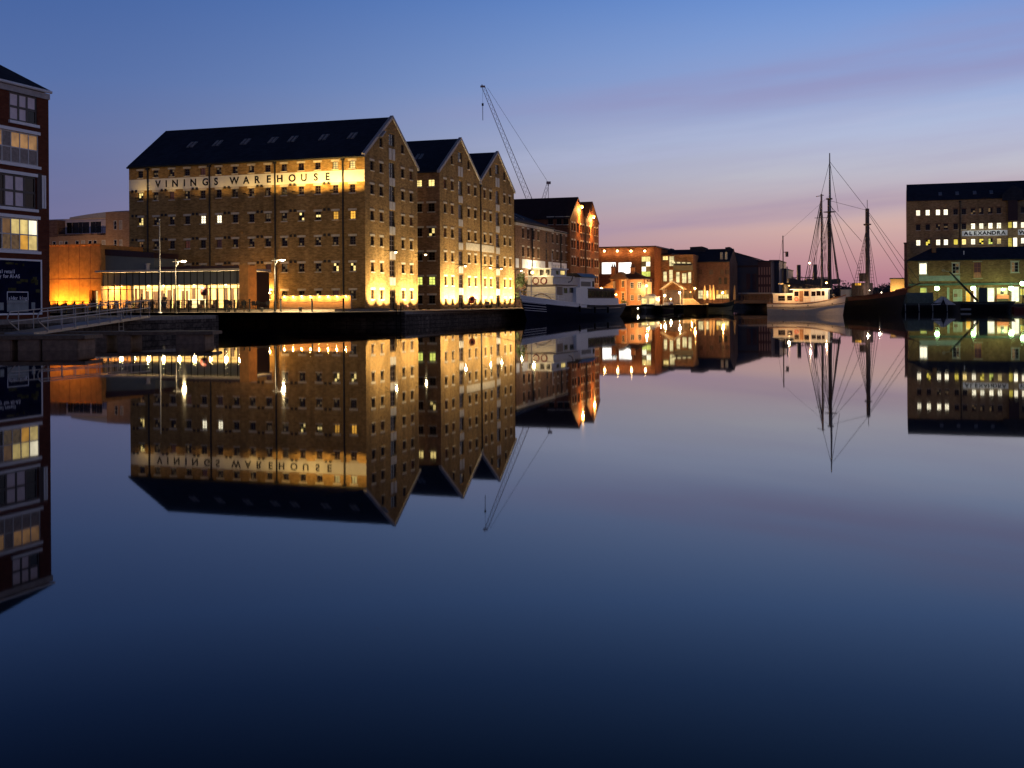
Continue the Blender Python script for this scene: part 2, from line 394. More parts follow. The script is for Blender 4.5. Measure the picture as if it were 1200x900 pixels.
M['bulb_pink'] = glow('bulb_pink', '#ffb08a', 6)
def glassmat():
    m, nt, b = nmat('clear_glass'); N = nt.nodes; L = nt.links
    N.remove(b); out = [n for n in N if n.type == 'OUTPUT_MATERIAL'][0]
    t = N.new('ShaderNodeBsdfTransparent'); t.inputs[0].default_value = (.9, .9, .86, 1)
    g = N.new('ShaderNodeBsdfGlossy'); g.inputs['Roughness'].default_value = .03
    fr = N.new('ShaderNodeFresnel'); fr.inputs[0].default_value = 1.4
    mx = N.new('ShaderNodeMixShader'); L.new(fr.outputs[0], mx.inputs[0]); L.new(t.outputs[0], mx.inputs[1]); L.new(g.outputs[0], mx.inputs[2])
    L.new(mx.outputs[0], out.inputs['Surface'])
    return m
M['glass'] = glassmat()
def watermat():
    m, nt, b = nmat('dock_water'); N = nt.nodes; L = nt.links
    b.inputs['Base Color'].default_value = (.0035, .006, .012, 1); b.inputs['IOR'].default_value = 1.333
    b.inputs['Roughness'].default_value = .021
    tc = N.new('ShaderNodeTexCoord'); mp = N.new('ShaderNodeMapping'); mp.inputs['Scale'].default_value = (.5, .16, 1)
    L.new(tc.outputs['Object'], mp.inputs[0])
    n = N.new('ShaderNodeTexNoise'); n.inputs['Scale'].default_value = .5; n.inputs['Detail'].default_value = 2; L.new(mp.outputs[0], n.inputs['Vector'])
    n2 = N.new('ShaderNodeTexNoise'); n2.inputs['Scale'].default_value = 6; n2.inputs['Detail'].default_value = 2; L.new(tc.outputs['Object'], n2.inputs['Vector'])
    a = N.new('ShaderNodeMath'); a.operation = 'MULTIPLY_ADD'; L.new(n2.outputs['Fac'], a.inputs[0]); a.inputs[1].default_value = .02; L.new(n.outputs['Fac'], a.inputs[2])
    bp = N.new('ShaderNodeBump'); bp.inputs['Strength'].default_value = .035; bp.inputs['Distance'].default_value = .06
    L.new(a.outputs[0], bp.inputs['Height']); L.new(bp.outputs[0], b.inputs['Normal'])
    return m
M['water'] = watermat()
# ---------------------------------------------------------------- building helpers
def clip(poly, f):
    out = []
    for i in range(len(poly)):
        a, b = poly[i-1], poly[i]; fa, fb = f(a), f(b)
        if (fa >= 0) != (fb >= 0):
            t = fa/(fa-fb); out.append((a[0]+(b[0]-a[0])*t, a[1]+(b[1]-a[1])*t))
        if fb >= 0: out.append(b)
    return out
def addwall(mb, wf, Wd, zt, holes, m, apex=None, rev=.2, z0=0., mrev=None):
    """holes: (k, z, w, h) centres; apex: (k, z) of a gable"""
    xs = {0., Wd}; zs = {z0, zt}
    H_ = [(k-w/2, k+w/2, z-h/2, z+h/2) for k, z, w, h in holes]
    for a, b, c, d in H_:
        xs |= {max(0, a), min(Wd, b)}; zs |= {c, d}
    if apex: zs.add(apex[1])
    xs = sorted(xs); zs = sorted(zs)
    for i in range(len(xs)-1):
        for j in range(len(zs)-1):
            cx, cz = (xs[i]+xs[i+1])/2, (zs[j]+zs[j+1])/2
            if xs[i+1]-xs[i] < 1e-5 or zs[j+1]-zs[j] < 1e-5: continue
            if any(a < cx < b and c < cz < d for a, b, c, d in H_): continue
            p = [(xs[i], zs[j]), (xs[i+1], zs[j]), (xs[i+1], zs[j+1]), (xs[i], zs[j+1])]
            if apex and zs[j+1] > zt+1e-6:
                ka, za = apex
                p = clip(p, lambda q: (za-zt)*q[0]/ka - (q[1]-zt))
                if p: p = clip(p, lambda q: (za-zt)*(Wd-q[0])/(Wd-ka) - (q[1]-zt))
            if len(p) >= 3: mb.poly([wf.p(x, z) for x, z in p], m)
    for a, b, c, d in H_:
        for q in (((a, c), (b, c)), ((b, c), (b, d)), ((b, d), (a, d)), ((a, d), (a, c))):
            (x0, y0), (x1, y1) = q
            mb.poly([wf.p(x0, y0), wf.p(x1, y1), wf.p(x1, y1, rev+.02), wf.p(x0, y0, rev+.02)], mrev or m)
WC = {}
def winmesh(w, h, nx, ny, cells, frame='sash', rev=.2, fw=.06, bw=.035):
    k = (round(w, 3), round(h, 3), nx, ny, tuple(cells), frame, rev, fw, bw)
    if k in WC: return WC[k]
    mb = MB(); f = M[frame]; e = .003; y0, y1 = rev-.08, rev; a, b = w/2-e, h/2-e
    mb.box(-a, -a+fw, y0, y1, -b, b, f); mb.box(a-fw, a, y0, y1, -b, b, f)
    mb.box(-a+fw, a-fw, y0, y1, -b, -b+fw, f); mb.box(-a+fw, a-fw, y0, y1, b-fw, b, f)
    iw, ih = 2*(a-fw), 2*(b-fw)
    for i in range(1, nx):
        x = -a+fw+iw*i/nx; mb.box(x-bw/2, x+bw/2, y0+.01, y1-.01, -b+fw, b-fw, f)
    for j in range(1, ny):
        z = -b+fw+ih*j/ny; mb.box(-a+fw, a-fw, y0+.014, y1-.014, z-bw/2, z+bw/2, f)
    for i in range(nx):
        for j in range(ny):
            x0 = -a+fw+iw*i/nx; x1 = x0+iw/nx; z0 = -b+fw+ih*j/ny; z1 = z0+ih/ny
            mb.poly([(x0, rev-.03, z0), (x1, rev-.03, z0), (x1, rev-.03, z1), (x0, rev-.03, z1)], M[cells[i*ny+j]])
    WC[k] = mb.mesh('window'); return WC[k]
BC = {}
def boxmesh(name, m, *dims):
    k = (name, m)+tuple(round(x, 3) for x in dims)
    if k not in BC:
        mb = MB(); mb.box(*dims, M[m]); BC[k] = mb.mesh(name)
    return BC[k]
def window(root, wf, k, z, w, h, cells='pane', nx=2, ny=3, frame='sash', rev=.2, lintel=None, sill=None, name='window', lw=1.5, lh=.25, fw=.06, bw=.035, label=None):
    if isinstance(cells, str): cells = [cells]*(nx*ny)
    o = wf.put(link(name, winmesh(w, h, nx, ny, cells, frame, rev, fw, bw), root), k, z)
    if lintel: link('lintel', boxmesh('lintel', lintel, -w*lw/2, w*lw/2, -.035, .12, h/2+.004, h/2+lh), o)
    if sill: link('sill', boxmesh('sill', sill, -w*.62, w*.62, -.09, .1, -h/2-.12, -h/2-.004), o)
    if label: o['label'] = label
    return o
def part_lit(nx, ny, mat, n, base='pane', seed=0):
    r = random.Random(seed); c = [base]*(nx*ny)
    for i in r.sample(range(nx*ny), n): c[i] = mat
    return c
def gable_roof(mb, x0, x1, y0, y1, eave, apex, axis, m, over=.3, th=.2, ends=.0):
    """pitched slabs with the ridge along axis ('x' or 'y')"""
    if axis == 'y': a0, a1, l0, l1 = x0, x1, y0-ends, y1+ends
    else: a0, a1, l0, l1 = y0, y1, x0-ends, x1+ends
    am = (a0+a1)/2; sl = (apex-eave)/(am-a0)
    prof = [(a0-over, eave-over*sl+.03), (am, apex+.03), (a1+over, eave-over*sl+.03), (a1+over, eave-over*sl+.03+th), (am, apex+.03+th), (a0-over, eave-over*sl+.03+th)]
    if axis == 'y': pts = prof; ax = 'y'
    else: pts = prof; ax = 'x'
    # two convex halves
    for q in ([prof[0], prof[1], prof[4], prof[5]], [prof[1], prof[2], prof[3], prof[4]]):
        mb.prism(q, ax, l0, l1, m)
def hip_roof(mb, x0, x1, y0, y1, eave, apex, m, over=.35, th=.15):
    x0 -= over; x1 += over; y0 -= over; y1 += over
    w, d = x1-x0, y1-y0; r = min(w, d)/2
    base = [(x0, y0, eave), (x1, y0, eave), (x1, y1, eave), (x0, y1, eave)]
    if w >= d: r0, r1 = (x0+r, y0+r, apex), (x1-r, y0+r, apex)
    else: r0, r1 = (x0+r, y0+r, apex), (x0+r, y1-r, apex)
    up = lambda p: (p[0], p[1], p[2]+th)
    b = [up(p) for p in base]
    if w >= d:
        mb.poly([b[0], b[1], r1, r0], m); mb.poly([b[2], b[3], r0, r1], m); mb.poly([b[3], b[0], r0], m); mb.poly([b[1], b[2], r1], m)
    else:
        mb.poly([b[0], b[1], r0], m); mb.poly([b[2], b[3], r1], m); mb.poly([b[1], b[2], r1, r0], m); mb.poly([b[3], b[0], r0, r1], m)
    for i in range(4): mb.poly([base[i], base[(i+1) % 4], b[(i+1) % 4], b[i]], m)
    mb.poly(base[::-1], m)
# ---------------------------------------------------------------- water and ground
def struct(o): o['kind'] = 'structure'; return o
mb = MB(); mb.poly([(-400, -150, 0), (400, -150, 0), (400, 500, 0), (-400, 500, 0)], M['water']); struct(mb.build('water', recalc=False))
mb = MB(); mb.poly([(-3500, -400, -1.2), (3500, -400, -1.2), (3500, 6000, -1.2), (-3500, 6000, -1.2)], M['foliage_dark']); struct(mb.build('dock_bed', recalc=False))
def land(name, pts, z, top, side):
    import bmesh
    bm = bmesh.new()
    vt = [bm.verts.new((p[0], p[1], z)) for p in pts]; vb = [bm.verts.new((p[0], p[1], -1.1)) for p in pts]
    f = bm.faces.new(vt)
    n = len(pts)
    for i in range(n):
        q = bm.faces.new((vb[i], vb[(i+1) % n], vt[(i+1) % n], vt[i])); q.material_index = 1
    bmesh.ops.triangulate(bm, faces=[f]); bmesh.ops.recalc_face_normals(bm, faces=bm.faces)
    me = bpy.data.meshes.new(name); bm.to_mesh(me); bm.free(); me.materials.append(top); me.materials.append(side)
    return struct(link(name, me))
P2 = lambda a, b: tuple(AB(a, b).xy)
west = [P2(-84, -6.5), P2(-41, -6.5), P2(-41, 36), P2(-16, 36), P2(-16, -12), P2(88, -12), (25, 245.5), (30, 248), (36.8, 249.5), (37.2, 254.2), (48.8, 254.3), (49, 256.5), (50.5, 275), (58, 420), (58, 6000), (-3400, 6000), (-3400, 60), (-80, 60)]
land('quay', west, Q, M['paving'], M['quay_stone'])
east = [(66, 420), (61.5, 277), (66, 244), (73, 217), (135, 207), (320, 200), (3400, 200), (3400, 6000), (66, 6000)]
land('quayside', east, Q, M['paving'], M['quay_stone'])
# coping kerb along the two edges by the warehouses
mb = MB()
def kerb(p, q, w=.5, h=.03):
    p = Vector(p+(0,)); q = Vector(q+(0,)); d = (q-p).normalized(); n = Vector((-d.y, d.x, 0))
    a = [p - n*.06, q - n*.06, q + n*w, p + n*w]
    mb.hexa([(v.x, v.y, Q-.25) for v in a]+[(v.x, v.y, Q+h) for v in a], M['concrete'])
ter = [P2(-13.6, -3), P2(-.1, -3), P2(-.1, 46), P2(-13.6, 46)]
mb = MB(); mb.hexa([(x, y, Q-.05) for x, y in ter]+[(x, y, Q+.28) for x, y in ter], M['paving']); struct(mb.build('terrace'))
kerb(P2(-16, -12), P2(88, -12.0)); kerb(P2(-16, 36), P2(-16, -11.4)); kerb(P2(-84, -6.5), P2(-41.5, -6.5)); kerb((73, 217), (135, 207))
struct(mb.build('quay_kerb'))
# ---------------------------------------------------------------- Vinings Warehouse
def gutter(root, wf, Wd, z, m='pipe'):
    mb = MB(); p, q = wf.p(-.1, z, -.28), wf.p(Wd+.1, z, -.28); mb.tube(p, q, .13, M[m], 8); return mb.build('gutter', root)
def pipes(root, wf, ks, zt):
    for k in ks:
        mb = MB(); mb.tube(wf.p(k, 0, -.12), wf.p(k, zt, -.12), .10, M['pipe'], 8)
        mb.box(*sorted((wf.p(k-.2, 0, -.02)[0], wf.p(k+.2, 0, -.3)[0])), *sorted((wf.p(k-.2, 0, -.02)[1], wf.p(k+.2, 0, -.3)[1])), zt-.35, zt, M['pipe'])
        mb.build('downpipe', root)
def wall_lamp(root, wf, k, z, reach, power=60, m='bulb_warm', color=(1, .8, .42)):
    mb = MB(); mb.tube(wf.p(k, z+.1, 0), wf.p(k, z+.15, -reach), .035, M['black_metal'], 6); mb.tube(wf.p(k, z-.5, 0), wf.p(k, z+.1, -reach*.6), .025, M['black_metal'], 6)
    b = mb.build('lamp_bracket', root)
    hd = MB(); p = wf.p(k, z, -reach); hd.lathe([(.05, .22), (.22, .12), (.24, .02), (.2, -.02)], p, M['black_metal'], 10); hd.build('lamp_head', b)
    gl = MB(); gl.sphere((p[0], p[1], p[2]-.06), .17, M[m], 10); gl.build('lamp_glass', b)
    lamp(b, (p[0], p[1], p[2]-.35), power, color, r=.12)
def uplight(root, wf, k, power, color, off=2.0, up=2.7, size=1.55, z=.2, side=0):
    mb = MB(); p = wf.p(k, z, -off)
    mb.box(p[0]-.16, p[0]+.16, p[1]-.16, p[1]+.16, 0, z-.06, M['black_metal']); f = mb.build('ground_floodlight', root)
    lamp(f, p, power*6.6, color, 'SPOT', wf.p(k+side, up, 0), size, .06)
def gable_front(root, wf, Wd, eave, apex, frac, rows, ww, wh, mwall, mbw, attic_z, lit_seed, small_bottom=False, panel_m='door_white'):
    """storeys of windows either side of a central column of loading doors"""
    r = random.Random(lit_seed); holes = []
    kl = Wd*.49; cols = [Wd*f for f in frac]
    for ri, z in enumerate(rows):
        for ci, k in enumerate(cols):
            w, h = ww, wh
            if small_bottom and ri == len(rows)-1: w, h = ww*.8, wh*.8
            holes.append((k, z, w, h))
            st = ['pane', 'pane', 'pane', 'dim_red'][r.randrange(4)]
            window(root, wf, k, z, w, h, st, lintel='limestone', sill='limestone')
    for k in (Wd*.29, Wd*.70):
        holes.append((k, attic_z, ww*.9, wh)); window(root, wf, k, attic_z, ww*.9, wh, 'pane', lintel=None, sill='limestone')
    dz = [attic_z+.75]+list(rows)
    for ri, z in enumerate(dz):
        h = 2.0 if ri else 1.5
        if ri == len(dz)-1: z, h = 1.25, 2.45
        holes.append((kl, z, 1.7, h))
        cells = part_lit(2, 3, 'dim_grey', r.choice([0, 0, 1, 2]), seed=lit_seed*10+ri)
        window(root, wf, kl, z, 1.7, h, cells, 2, 3, 'sash', name='loading_door', fw=.12, bw=.08)
    for z0, z1 in zip(dz[1:-1], dz[2:]):
        c = (z0+z1)/2
        o = wf.put(link('door_panel', boxmesh('door_panel', panel_m, -.82, -.06, -.06, .03, -.48, .5), root), kl, c)
        o = wf.put(link('door_panel', boxmesh('door_panel', panel_m, .06, .82, -.06, .03, -.48, .5), root), kl, c)
    c = (dz[0]+dz[1])/2+.1
    for s in (-1, 1): wf.put(link('door_panel', boxmesh('door_panel', panel_m, -.38, .38, -.06, .03, -.7, .7), root), kl+s*.5, c)
    return holes
def coping(root, wf, Wd, eave, apex):
    for s, (k0, k1) in enumerate(((0, Wd/2), (Wd, Wd/2))):
        mb = MB(); z0, z1 = eave, apex
        sl = (z1-z0)/(Wd/2); kk = k0 + (-.35 if s == 0 else .35)
        z0 = z0-.35*sl
        pts = []
        for dep in (-.16, .24):
            pts.append([wf.p(kk, z0+.02, dep), wf.p(k1, z1+.02, dep), wf.p(k1, z1+.42, dep), wf.p(kk, z0+.42, dep)])
        a, b = pts; mb.hexa([a[0], a[1], b[1], b[0], a[3], a[2], b[2], b[3]], M['coping'])
        mb.build('verge_coping', root)
FR = (.125, .29, .70, .868)
LAMPW = (1, .76, .38)
vin = thing('brick_warehouse', 'long yellow brick warehouse with a white painted name band reading VININGS WAREHOUSE', 'warehouse', tuple(AB(0, 0, Q)), TH)
VW, VL, VE, VA = 15.6, 32.6, 18.2, 23.55
side = WF(vin, (0, VL), (0, -1)); front = WF(vin, (0, 0), (1, 0))
vrows = [17.15, 14.35, 11.25, 8.25, 5.15, 1.9]
cpx = [165, 183, 201.7, 219.7, 238, 256.7, 275.8, 295, 314.2, 333.3, 353.3, 372.8, 393.3, 413.3]
cks = [side.sz(p, 280)[0] for p in cpx]
litm = {(0, 12): 'warm', (0, 13): 'warm', (2, 0): ('warm', 4), (2, 4): 'pale', (2, 5): 'pale', (1, 0): ('warm', 3), (1, 1): ('dim_grey', 3), (2, 12): 'amber', (2, 13): 'amber',
        (2, 10): ('warm', 2), (2, 11): ('warm', 2), (2, 8): ('dim_grey', 4), (2, 9): ('dim_grey', 3), (4, 12): ('warm', 3), (4, 13): ('warm', 3), (4, 9): ('dim_grey', 4), (3, 0): ('warm_dim', 3), (5, 11): ('warm', 1), (5, 10): ('dim_grey', 2)}
holes = []
rr = random.Random(3)
for ri, z in enumerate(vrows):
    for ci, k in enumerate(cks):
        s = litm.get((ri, ci)) or rr.choice(['pane', 'pane', 'dim_red', ('dim_grey', 1), ('dim_grey', 2)])
        cells = s if isinstance(s, str) else part_lit(2, 3, s[0], s[1], seed=ri*20+ci)
        h = 1.0 if ri else .86
        holes.append((k, z, .74, h)); window(vin, side, k, z, .74, h, cells, lintel='limestone', sill='limestone')
gh = gable_front(vin, front, VW, VE, VA, FR, vrows, .86, 1.12, 'yellow_brick', None, 20.2, 5)
mb = MB()
addwall(mb, side, VL, VE, holes, M['yellow_brick']); addwall(mb, front, VW, VE, gh, M['yellow_brick'], (VW/2, VA))
addwall(mb, WF(vin, (VW, 0), (0, 1)), VL, VE, [], M['yellow_brick']); addwall(mb, WF(vin, (VW, VL), (-1, 0)), VW, VE, [], M['yellow_brick'], (VW/2, VA))
mb.build('wall', vin, recalc=False)
mb = MB(); gable_roof(mb, 0, VW, .2, VL, VE, VA, 'y', M['slate']); vroof = mb.build('roof', vin)
for px, py in ((194, 172.5), (224.5, 171), (257.7, 169.2), (290.5, 167.3), (314, 166), (351, 163.5), (385, 161.8), (418.5, 160)):
    # rooflights lie on the slope
    k = side.sz(px, py)[0] ; y = VL-k; x = 3.9; sl = (VA-VE)/(VW/2)
    mb = MB(); n = Vector((-sl, 0, 1)).normalized(); e = Vector((1, 0, sl)).normalized(); b = Vector((0, 1, 0)); c = Vector((x, y-1.2, VE+x*sl+.24))
    for dx in (-.27, .27):
        q = [c+b*(dx-.2)+e*s_ - n*.05 if False else c+b*(dx+t)+e*s_ for s_, t in ((-.75, -.2), (-.75, .2), (.75, .2), (.75, -.2))]
        mb.hexa([p-n*.05 for p in q]+[p+n*.09 for p in q], M['grey_metal'])
        q2 = [c+b*(dx+t)+e*s_+n*.095 for s_, t in ((-.65, -.14), (-.65, .14), (.65, .14), (.65, -.14))]; mb.poly(q2, M['curtain'])
    mb.build('rooflight', vroof)
coping(vin, front, VW, VE, VA); gutter(vin, side, VL, VE-.18)
pipes(vin, side, [side.sz(p, 280)[0] for p in (174, 246.5, 323, 402.5)], VE-.2)
sb0, sb1 = 15.12, 16.52
mb = MB(); mb.prism([(-.03, sb0), (.02, sb0), (.02, sb1), (-.03, sb1)], 'y', .02, VL-.02, M['white_paint']); sign = mb.build('name_band', vin)
items = []
for ch, px in zip('VININGSWAREHOUSE', [185.3, 195, 205.3, 216.2, 226.7, 240.8, 253.3, 274.7, 288.7, 301.3, 315, 328, 342.5, 356.3, 370.3, 384]):
    items.append((ch, side.sz(px, 208)[0], sb0+.33))
lettering('lettering', sign, side, items, 1.2, M['black_metal'], dep=-.045, off=.03)
# iron tie plates in pairs beside the lintels
for z in vrows[1:5]:
    for i in (0, 1, 3, 5, 7, 9, 11):
        k = (cks[i]+cks[i+1])/2 if i else cks[0]-.9
        for d in (-.28, .28): side.put(link('tie_plate', boxmesh('tie_plate', 'pipe', -.15, .15, -.06, .02, -.16, .16), vin), k+d, z+.72)
# floodlights washing the name band
for px, pw in ((418, 330), (396, 420), (374, 360), (352, 260), (325, 150), (295, 70), (265, 34), (235, 28), (205, 30), (170, 42)):
    k = side.sz(px, 215)[0]; p = side.p(k, sb0-1.0, -1.7)
    mb = MB(); mb.tube(side.p(k, sb0-1.1, .0), side.p(k, sb0-1.1, -1.6), .025, M['black_metal']); mb.box(p[0]-.12, p[0]+.08, p[1]-.16, p[1]+.16, p[2]-.14, p[2]-.04, M['black_metal']); f = mb.build('floodlight', vin)
    lamp(f, p, pw, (1, .62, .16), 'SPOT', side.p(k, VE-1.6, 0), 2.4, .08)
for px, py in ((451, 295), (486.5, 298)):
    k, z = front.sz(px, py); wall_lamp(vin, front, k-.1, z, 1.5, 45)
for k, pw in ((1.6, 210), (4.0, 260), (5.9, 170), (9.6, 170), (11.8, 250), (14.3, 220)): uplight(vin, front, k, pw, LAMPW)
# ---------------------------------------------------------------- Double Reynolds
rey = thing('brick_warehouse', 'yellow brick warehouse with twin gables and floodlit lower storeys', 'warehouse', tuple(AB(23.3, 0, Q)), TH)
RW, RL, RE, RA = 16.1, 34, 18.7, 24.0
rrows = [17.2, 13.85, 10.5, 7.2, 3.85, .98]
mb = MB(); sd = WF(rey, (0, RL), (0, -1)); holes = []
rs = {0: 'warm', 1: 'pane', 2: ('warm', 3), 3: 'pane', 4: 'greenish', 5: 'pane'}
for ri, z in enumerate(rrows):
    for ci, px in enumerate((490.8, 505.6)):
        k = sd.sz(px, 260)[0]; s = rs[ri]
        if ri == 2 and ci == 0: s = 'pane'
        cells = s if isinstance(s, str) else part_lit(2, 3, s[0], s[1], seed=ri)
        hh = 1.15 if ri else .95
        holes.append((k, max(z, 1.3), .95, hh)); window(rey, sd, k, max(z, 1.3), .95, hh, cells, lintel='limestone' if ri else None, sill='limestone')
addwall(mb, sd, RL, RE, holes, M['brown_brick'])
for g in (0, 1):
    fr = WF(rey, (g*RW, 0), (1, 0))
    gh = gable_front(rey, fr, RW, RE, RA, FR, rrows, .85, 1.25, 'yellow_brick', None, 20.8, 11+g, True)
    addwall(mb, fr, RW, RE, gh, M['yellow_brick'], (RW/2, RA)); addwall(mb, WF(rey, ((g+1)*RW, RL), (-1, 0)), RW, RE, [], M['yellow_brick'], (RW/2, RA))
    coping(rey, fr, RW, RE, RA)
addwall(mb, WF(rey, (2*RW, 0), (0, 1)), RL, RE, [], M['brown_brick'])
mb.build('wall', rey, recalc=False)
for g in (0, 1):
    mb = MB(); gable_roof(mb, g*RW, (g+1)*RW, .2, RL, RE, RA, 'y', M['slate'], over=.0 if g else .3); rf = mb.build('roof', rey)
    if g == 0:
        mb = MB(); sl = (RA-RE)/(RW/2); x = 3.6
        for y in (4.2, 4.8): mb.hexa([(x-.6, y-.2, RE+(x-.6)*sl+.2), (x+.6, y-.2, RE+(x+.6)*sl+.2), (x+.6, y+.2, RE+(x+.6)*sl+.2), (x-.6, y+.2, RE+(x-.6)*sl+.2), (x-.6, y-.2, RE+(x-.6)*sl+.35), (x+.6, y-.2, RE+(x+.6)*sl+.35), (x+.6, y+.2, RE+(x+.6)*sl+.35), (x-.6, y+.2, RE+(x-.6)*sl+.35)], M['grey_metal'])
        mb.build('rooflight', rf)
rfw = WF(rey, (0, 0), (1, 0))
pipes(rey, rfw, [RW], RE-.3)
mb = MB()
for k0, k1 in ((RW*.62, RW-.35), (RW+.35, RW*1.38)):
    mb.box(k0, k1, -.03, .02, 8.45, 9.5, M['limestone'])
mb.build('faded_name_panel', rey)
for px, py in ((534, 311.2), (563.8, 313.4), (577, 314.6), (601, 316.8)):
    k, z = rfw.sz(px, py); wall_lamp(rey, rfw, k-.15, z, 1.5, 45)
for k, pw in ((1.2, 320), (3.4, 340), (5.6, 300), (9.8, 300), (12.2, 380), (14.6, 380), (17.4, 380), (20, 330), (22.4, 300), (26, 280), (28.5, 330), (31, 330)): uplight(rey, rfw, k, pw, (1, .78, .42))
# ---------------------------------------------------------------- lower warehouse with the white board
bid = thing('brick_warehouse', 'lower stone-coloured warehouse with white name boards behind the blue ship', 'warehouse', tuple(AB(57.6, .5, Q)), TH)
bf = WF(bid, (0, 0), (1, 0)); BL, BE = 31, 14.1
holes = []
brow = [12.4, 9.3, 4.9, 1.9]
bpx = [613, 619, 625.3, 631, 641, 647.8, 653, 658, 663.5]
for ri, z in enumerate(brow):
    for i, px in enumerate(bpx):
        k = bf.sz(px, 290)[0]
        if i == 4:
            holes.append((k, z, 1.5, 2.0)); window(bid, bf, k, z, 1.5, 2.0, 'pane', name='loading_door', fw=.12); continue
        c = 'pane' if not (ri == 2 and i in (6, 7)) else part_lit(2, 3, 'warm', 2, seed=i)
        holes.append((k, z, .95, 1.6)); window(bid, bf, k, z, .95, 1.6, c, lintel='limestone', sill='limestone', lw=1.3)
mb = MB(); addwall(mb, bf, BL, BE, holes, M['dull_brick'])
addwall(mb, WF(bid, (0, 18), (0, -1)), 18, BE, [], M['dull_brick']); addwall(mb, WF(bid, (BL, 0), (0, 1)), 18, BE, [], M['dull_brick']); addwall(mb, WF(bid, (BL, 18), (-1, 0)), BL, BE, [], M['dull_brick'])
mb.build('wall', bid, recalc=False)
mb = MB(); mb.box(-.05, BL+.05, -.14, .1, BE-.55, BE-.1, M['limestone']); mb.build('cornice', bid)
mb = MB(); hip_roof(mb, 0, 21.5, 0, 18, BE, BE+4.3, M['slate']); hip_roof(mb, 22.4, BL, 0, 18, BE-.4, BE+1.2, M['slate']); rf = mb.build('roof', bid)
for k0, k1 in ((5.2, .25), (9.2, .25)):
    mb = MB(); mb.hexa([(k0, 1.5, BE+.97), (k0+.35, 1.5, BE+.97), (k0+.35+2.0, 5.5, BE+2.85), (k0+2.0, 5.5, BE+2.85), (k0, 1.5, BE+1.1), (k0+.35, 1.5, BE+1.1), (k0+2.35, 5.5, BE+2.98), (k0+2.0, 5.5, BE+2.98)], M['grey_metal']); mb.build('rooflight', rf)
for a, b, t in ((603.5, 607.5, ''), (611.5, 638.5, 'BIDDLE'), (642.5, 666, 'SHIPTON')):
    k0, k1 = bf.sz(a, 297)[0], bf.sz(b, 297)[0]; z0, z1 = 6.55, 8.05
    mb = MB(); mb.box(max(k0, .05), min(k1, BL-.05), -.06, .02, z0, z1, M['white_gloss']); bd = mb.build('name_board', bid)
pipes(bid, bf, [bf.sz(px, 290)[0] for px in (623, 656.5)], BE-.6)
k, z = bf.sz(622.5, 319); wall_lamp(bid, bf, k, z, 2.2, 700, 'bulb_white', (1, .8, .45))  # extra bracket lamp behind the foremast light, kept to brighten the facade
# ---------------------------------------------------------------- tall red brick museum warehouse
mus = thing('brick_warehouse', 'tall red brick warehouse with orange floodlights high on its twin gables', 'warehouse', tuple(AB(89.4, 0, Q)), TH)
mf = WF(mus, (0, 0), (1, 0)); MW, ME, MA = 11.2, 16.8, 21.0; mrows = [15.2, 11.9, 8.6, 5.3, 2.2]
mb = MB()
for g in (0, 1):
    fr = WF(mus, (g*MW, 0), (1, 0)); holes = []
    for z in mrows:
        for f in (.14, .30, .72, .88):
            holes.append((f*MW, z, .95, 1.5)); window(mus, fr, f*MW, z, .95, 1.5, 'pane', lintel='limestone', sill='limestone', lw=1.2, lh=.3)
        holes.append((.51*MW, z, 1.5, 1.9)); window(mus, fr, .51*MW, z, 1.5, 1.9, 'pane', name='loading_door', fw=.12)
    addwall(mb, fr, MW, ME, holes, M['red_brick'], (MW/2, MA)); addwall(mb, WF(mus, ((g+1)*MW, 26), (-1, 0)), MW, ME, [], M['red_brick'], (MW/2, MA))
holes = []; ms = WF(mus, (0, 26), (0, -1))
for px in (645, 655, 663):
    k, z = ms.sz(px, 259); holes.append((k, z, 1.0, 1.3)); window(mus, ms, k, z, 1.0, 1.3, 'pane', lintel='limestone', sill='limestone')
addwall(mb, ms, 26, ME, holes, M['red_brick']); addwall(mb, WF(mus, (2*MW, 0), (0, 1)), 26, ME, [], M['red_brick'])
mb.build('wall', mus, recalc=False)
for g in (0, 1):
    mb = MB(); gable_roof(mb, g*MW, (g+1)*MW, -.15, 26, ME, MA, 'y', M['slate_red'], over=.0 if g else .3); mb.build('roof', mus)
    o = mf
    for kk, z in (mf.sz(*((678.6, 243), (692.6, 254.5))[g]),):
        mb = MB(); mb.tube(mf.p(kk, z+.2, 0), mf.p(kk, z+.3, -.5), .05, M['black_metal']); b = mb.build('lamp_bracket', mus)
        p = mf.p(kk, z+.1, -.55); gl = MB(); gl.sphere(p, .3, M['bulb_orange'], 10); gl.build('lamp_glass', b)
        lamp(b, (p[0], p[1], p[2]-.5), 4200, (1, .40, .07), 'SPOT', mf.p(kk, 7, .1), 1.2, .12)
        lamp(b, (p[0], p[1], p[2]-.6), 600, (1, .5, .14), r=.12)
pipes(mus, mf, [MW], ME-.2)
# name lettering on the far boards (pale and worn)
M['faded_letter'] = plain('faded_letter', (.36, .34, .33), .7)
for t, px in (('BIDDLE &', 625), ('SHIPTON', 654)):
    k = bf.sz(px, 297)[0]; n = len(t)
    lettering('lettering', bid, bf, [(c, k+(i-(n-1)/2)*1.05, 6.95) for i, c in enumerate(t)], .95, M['faded_letter'], dep=-.075)
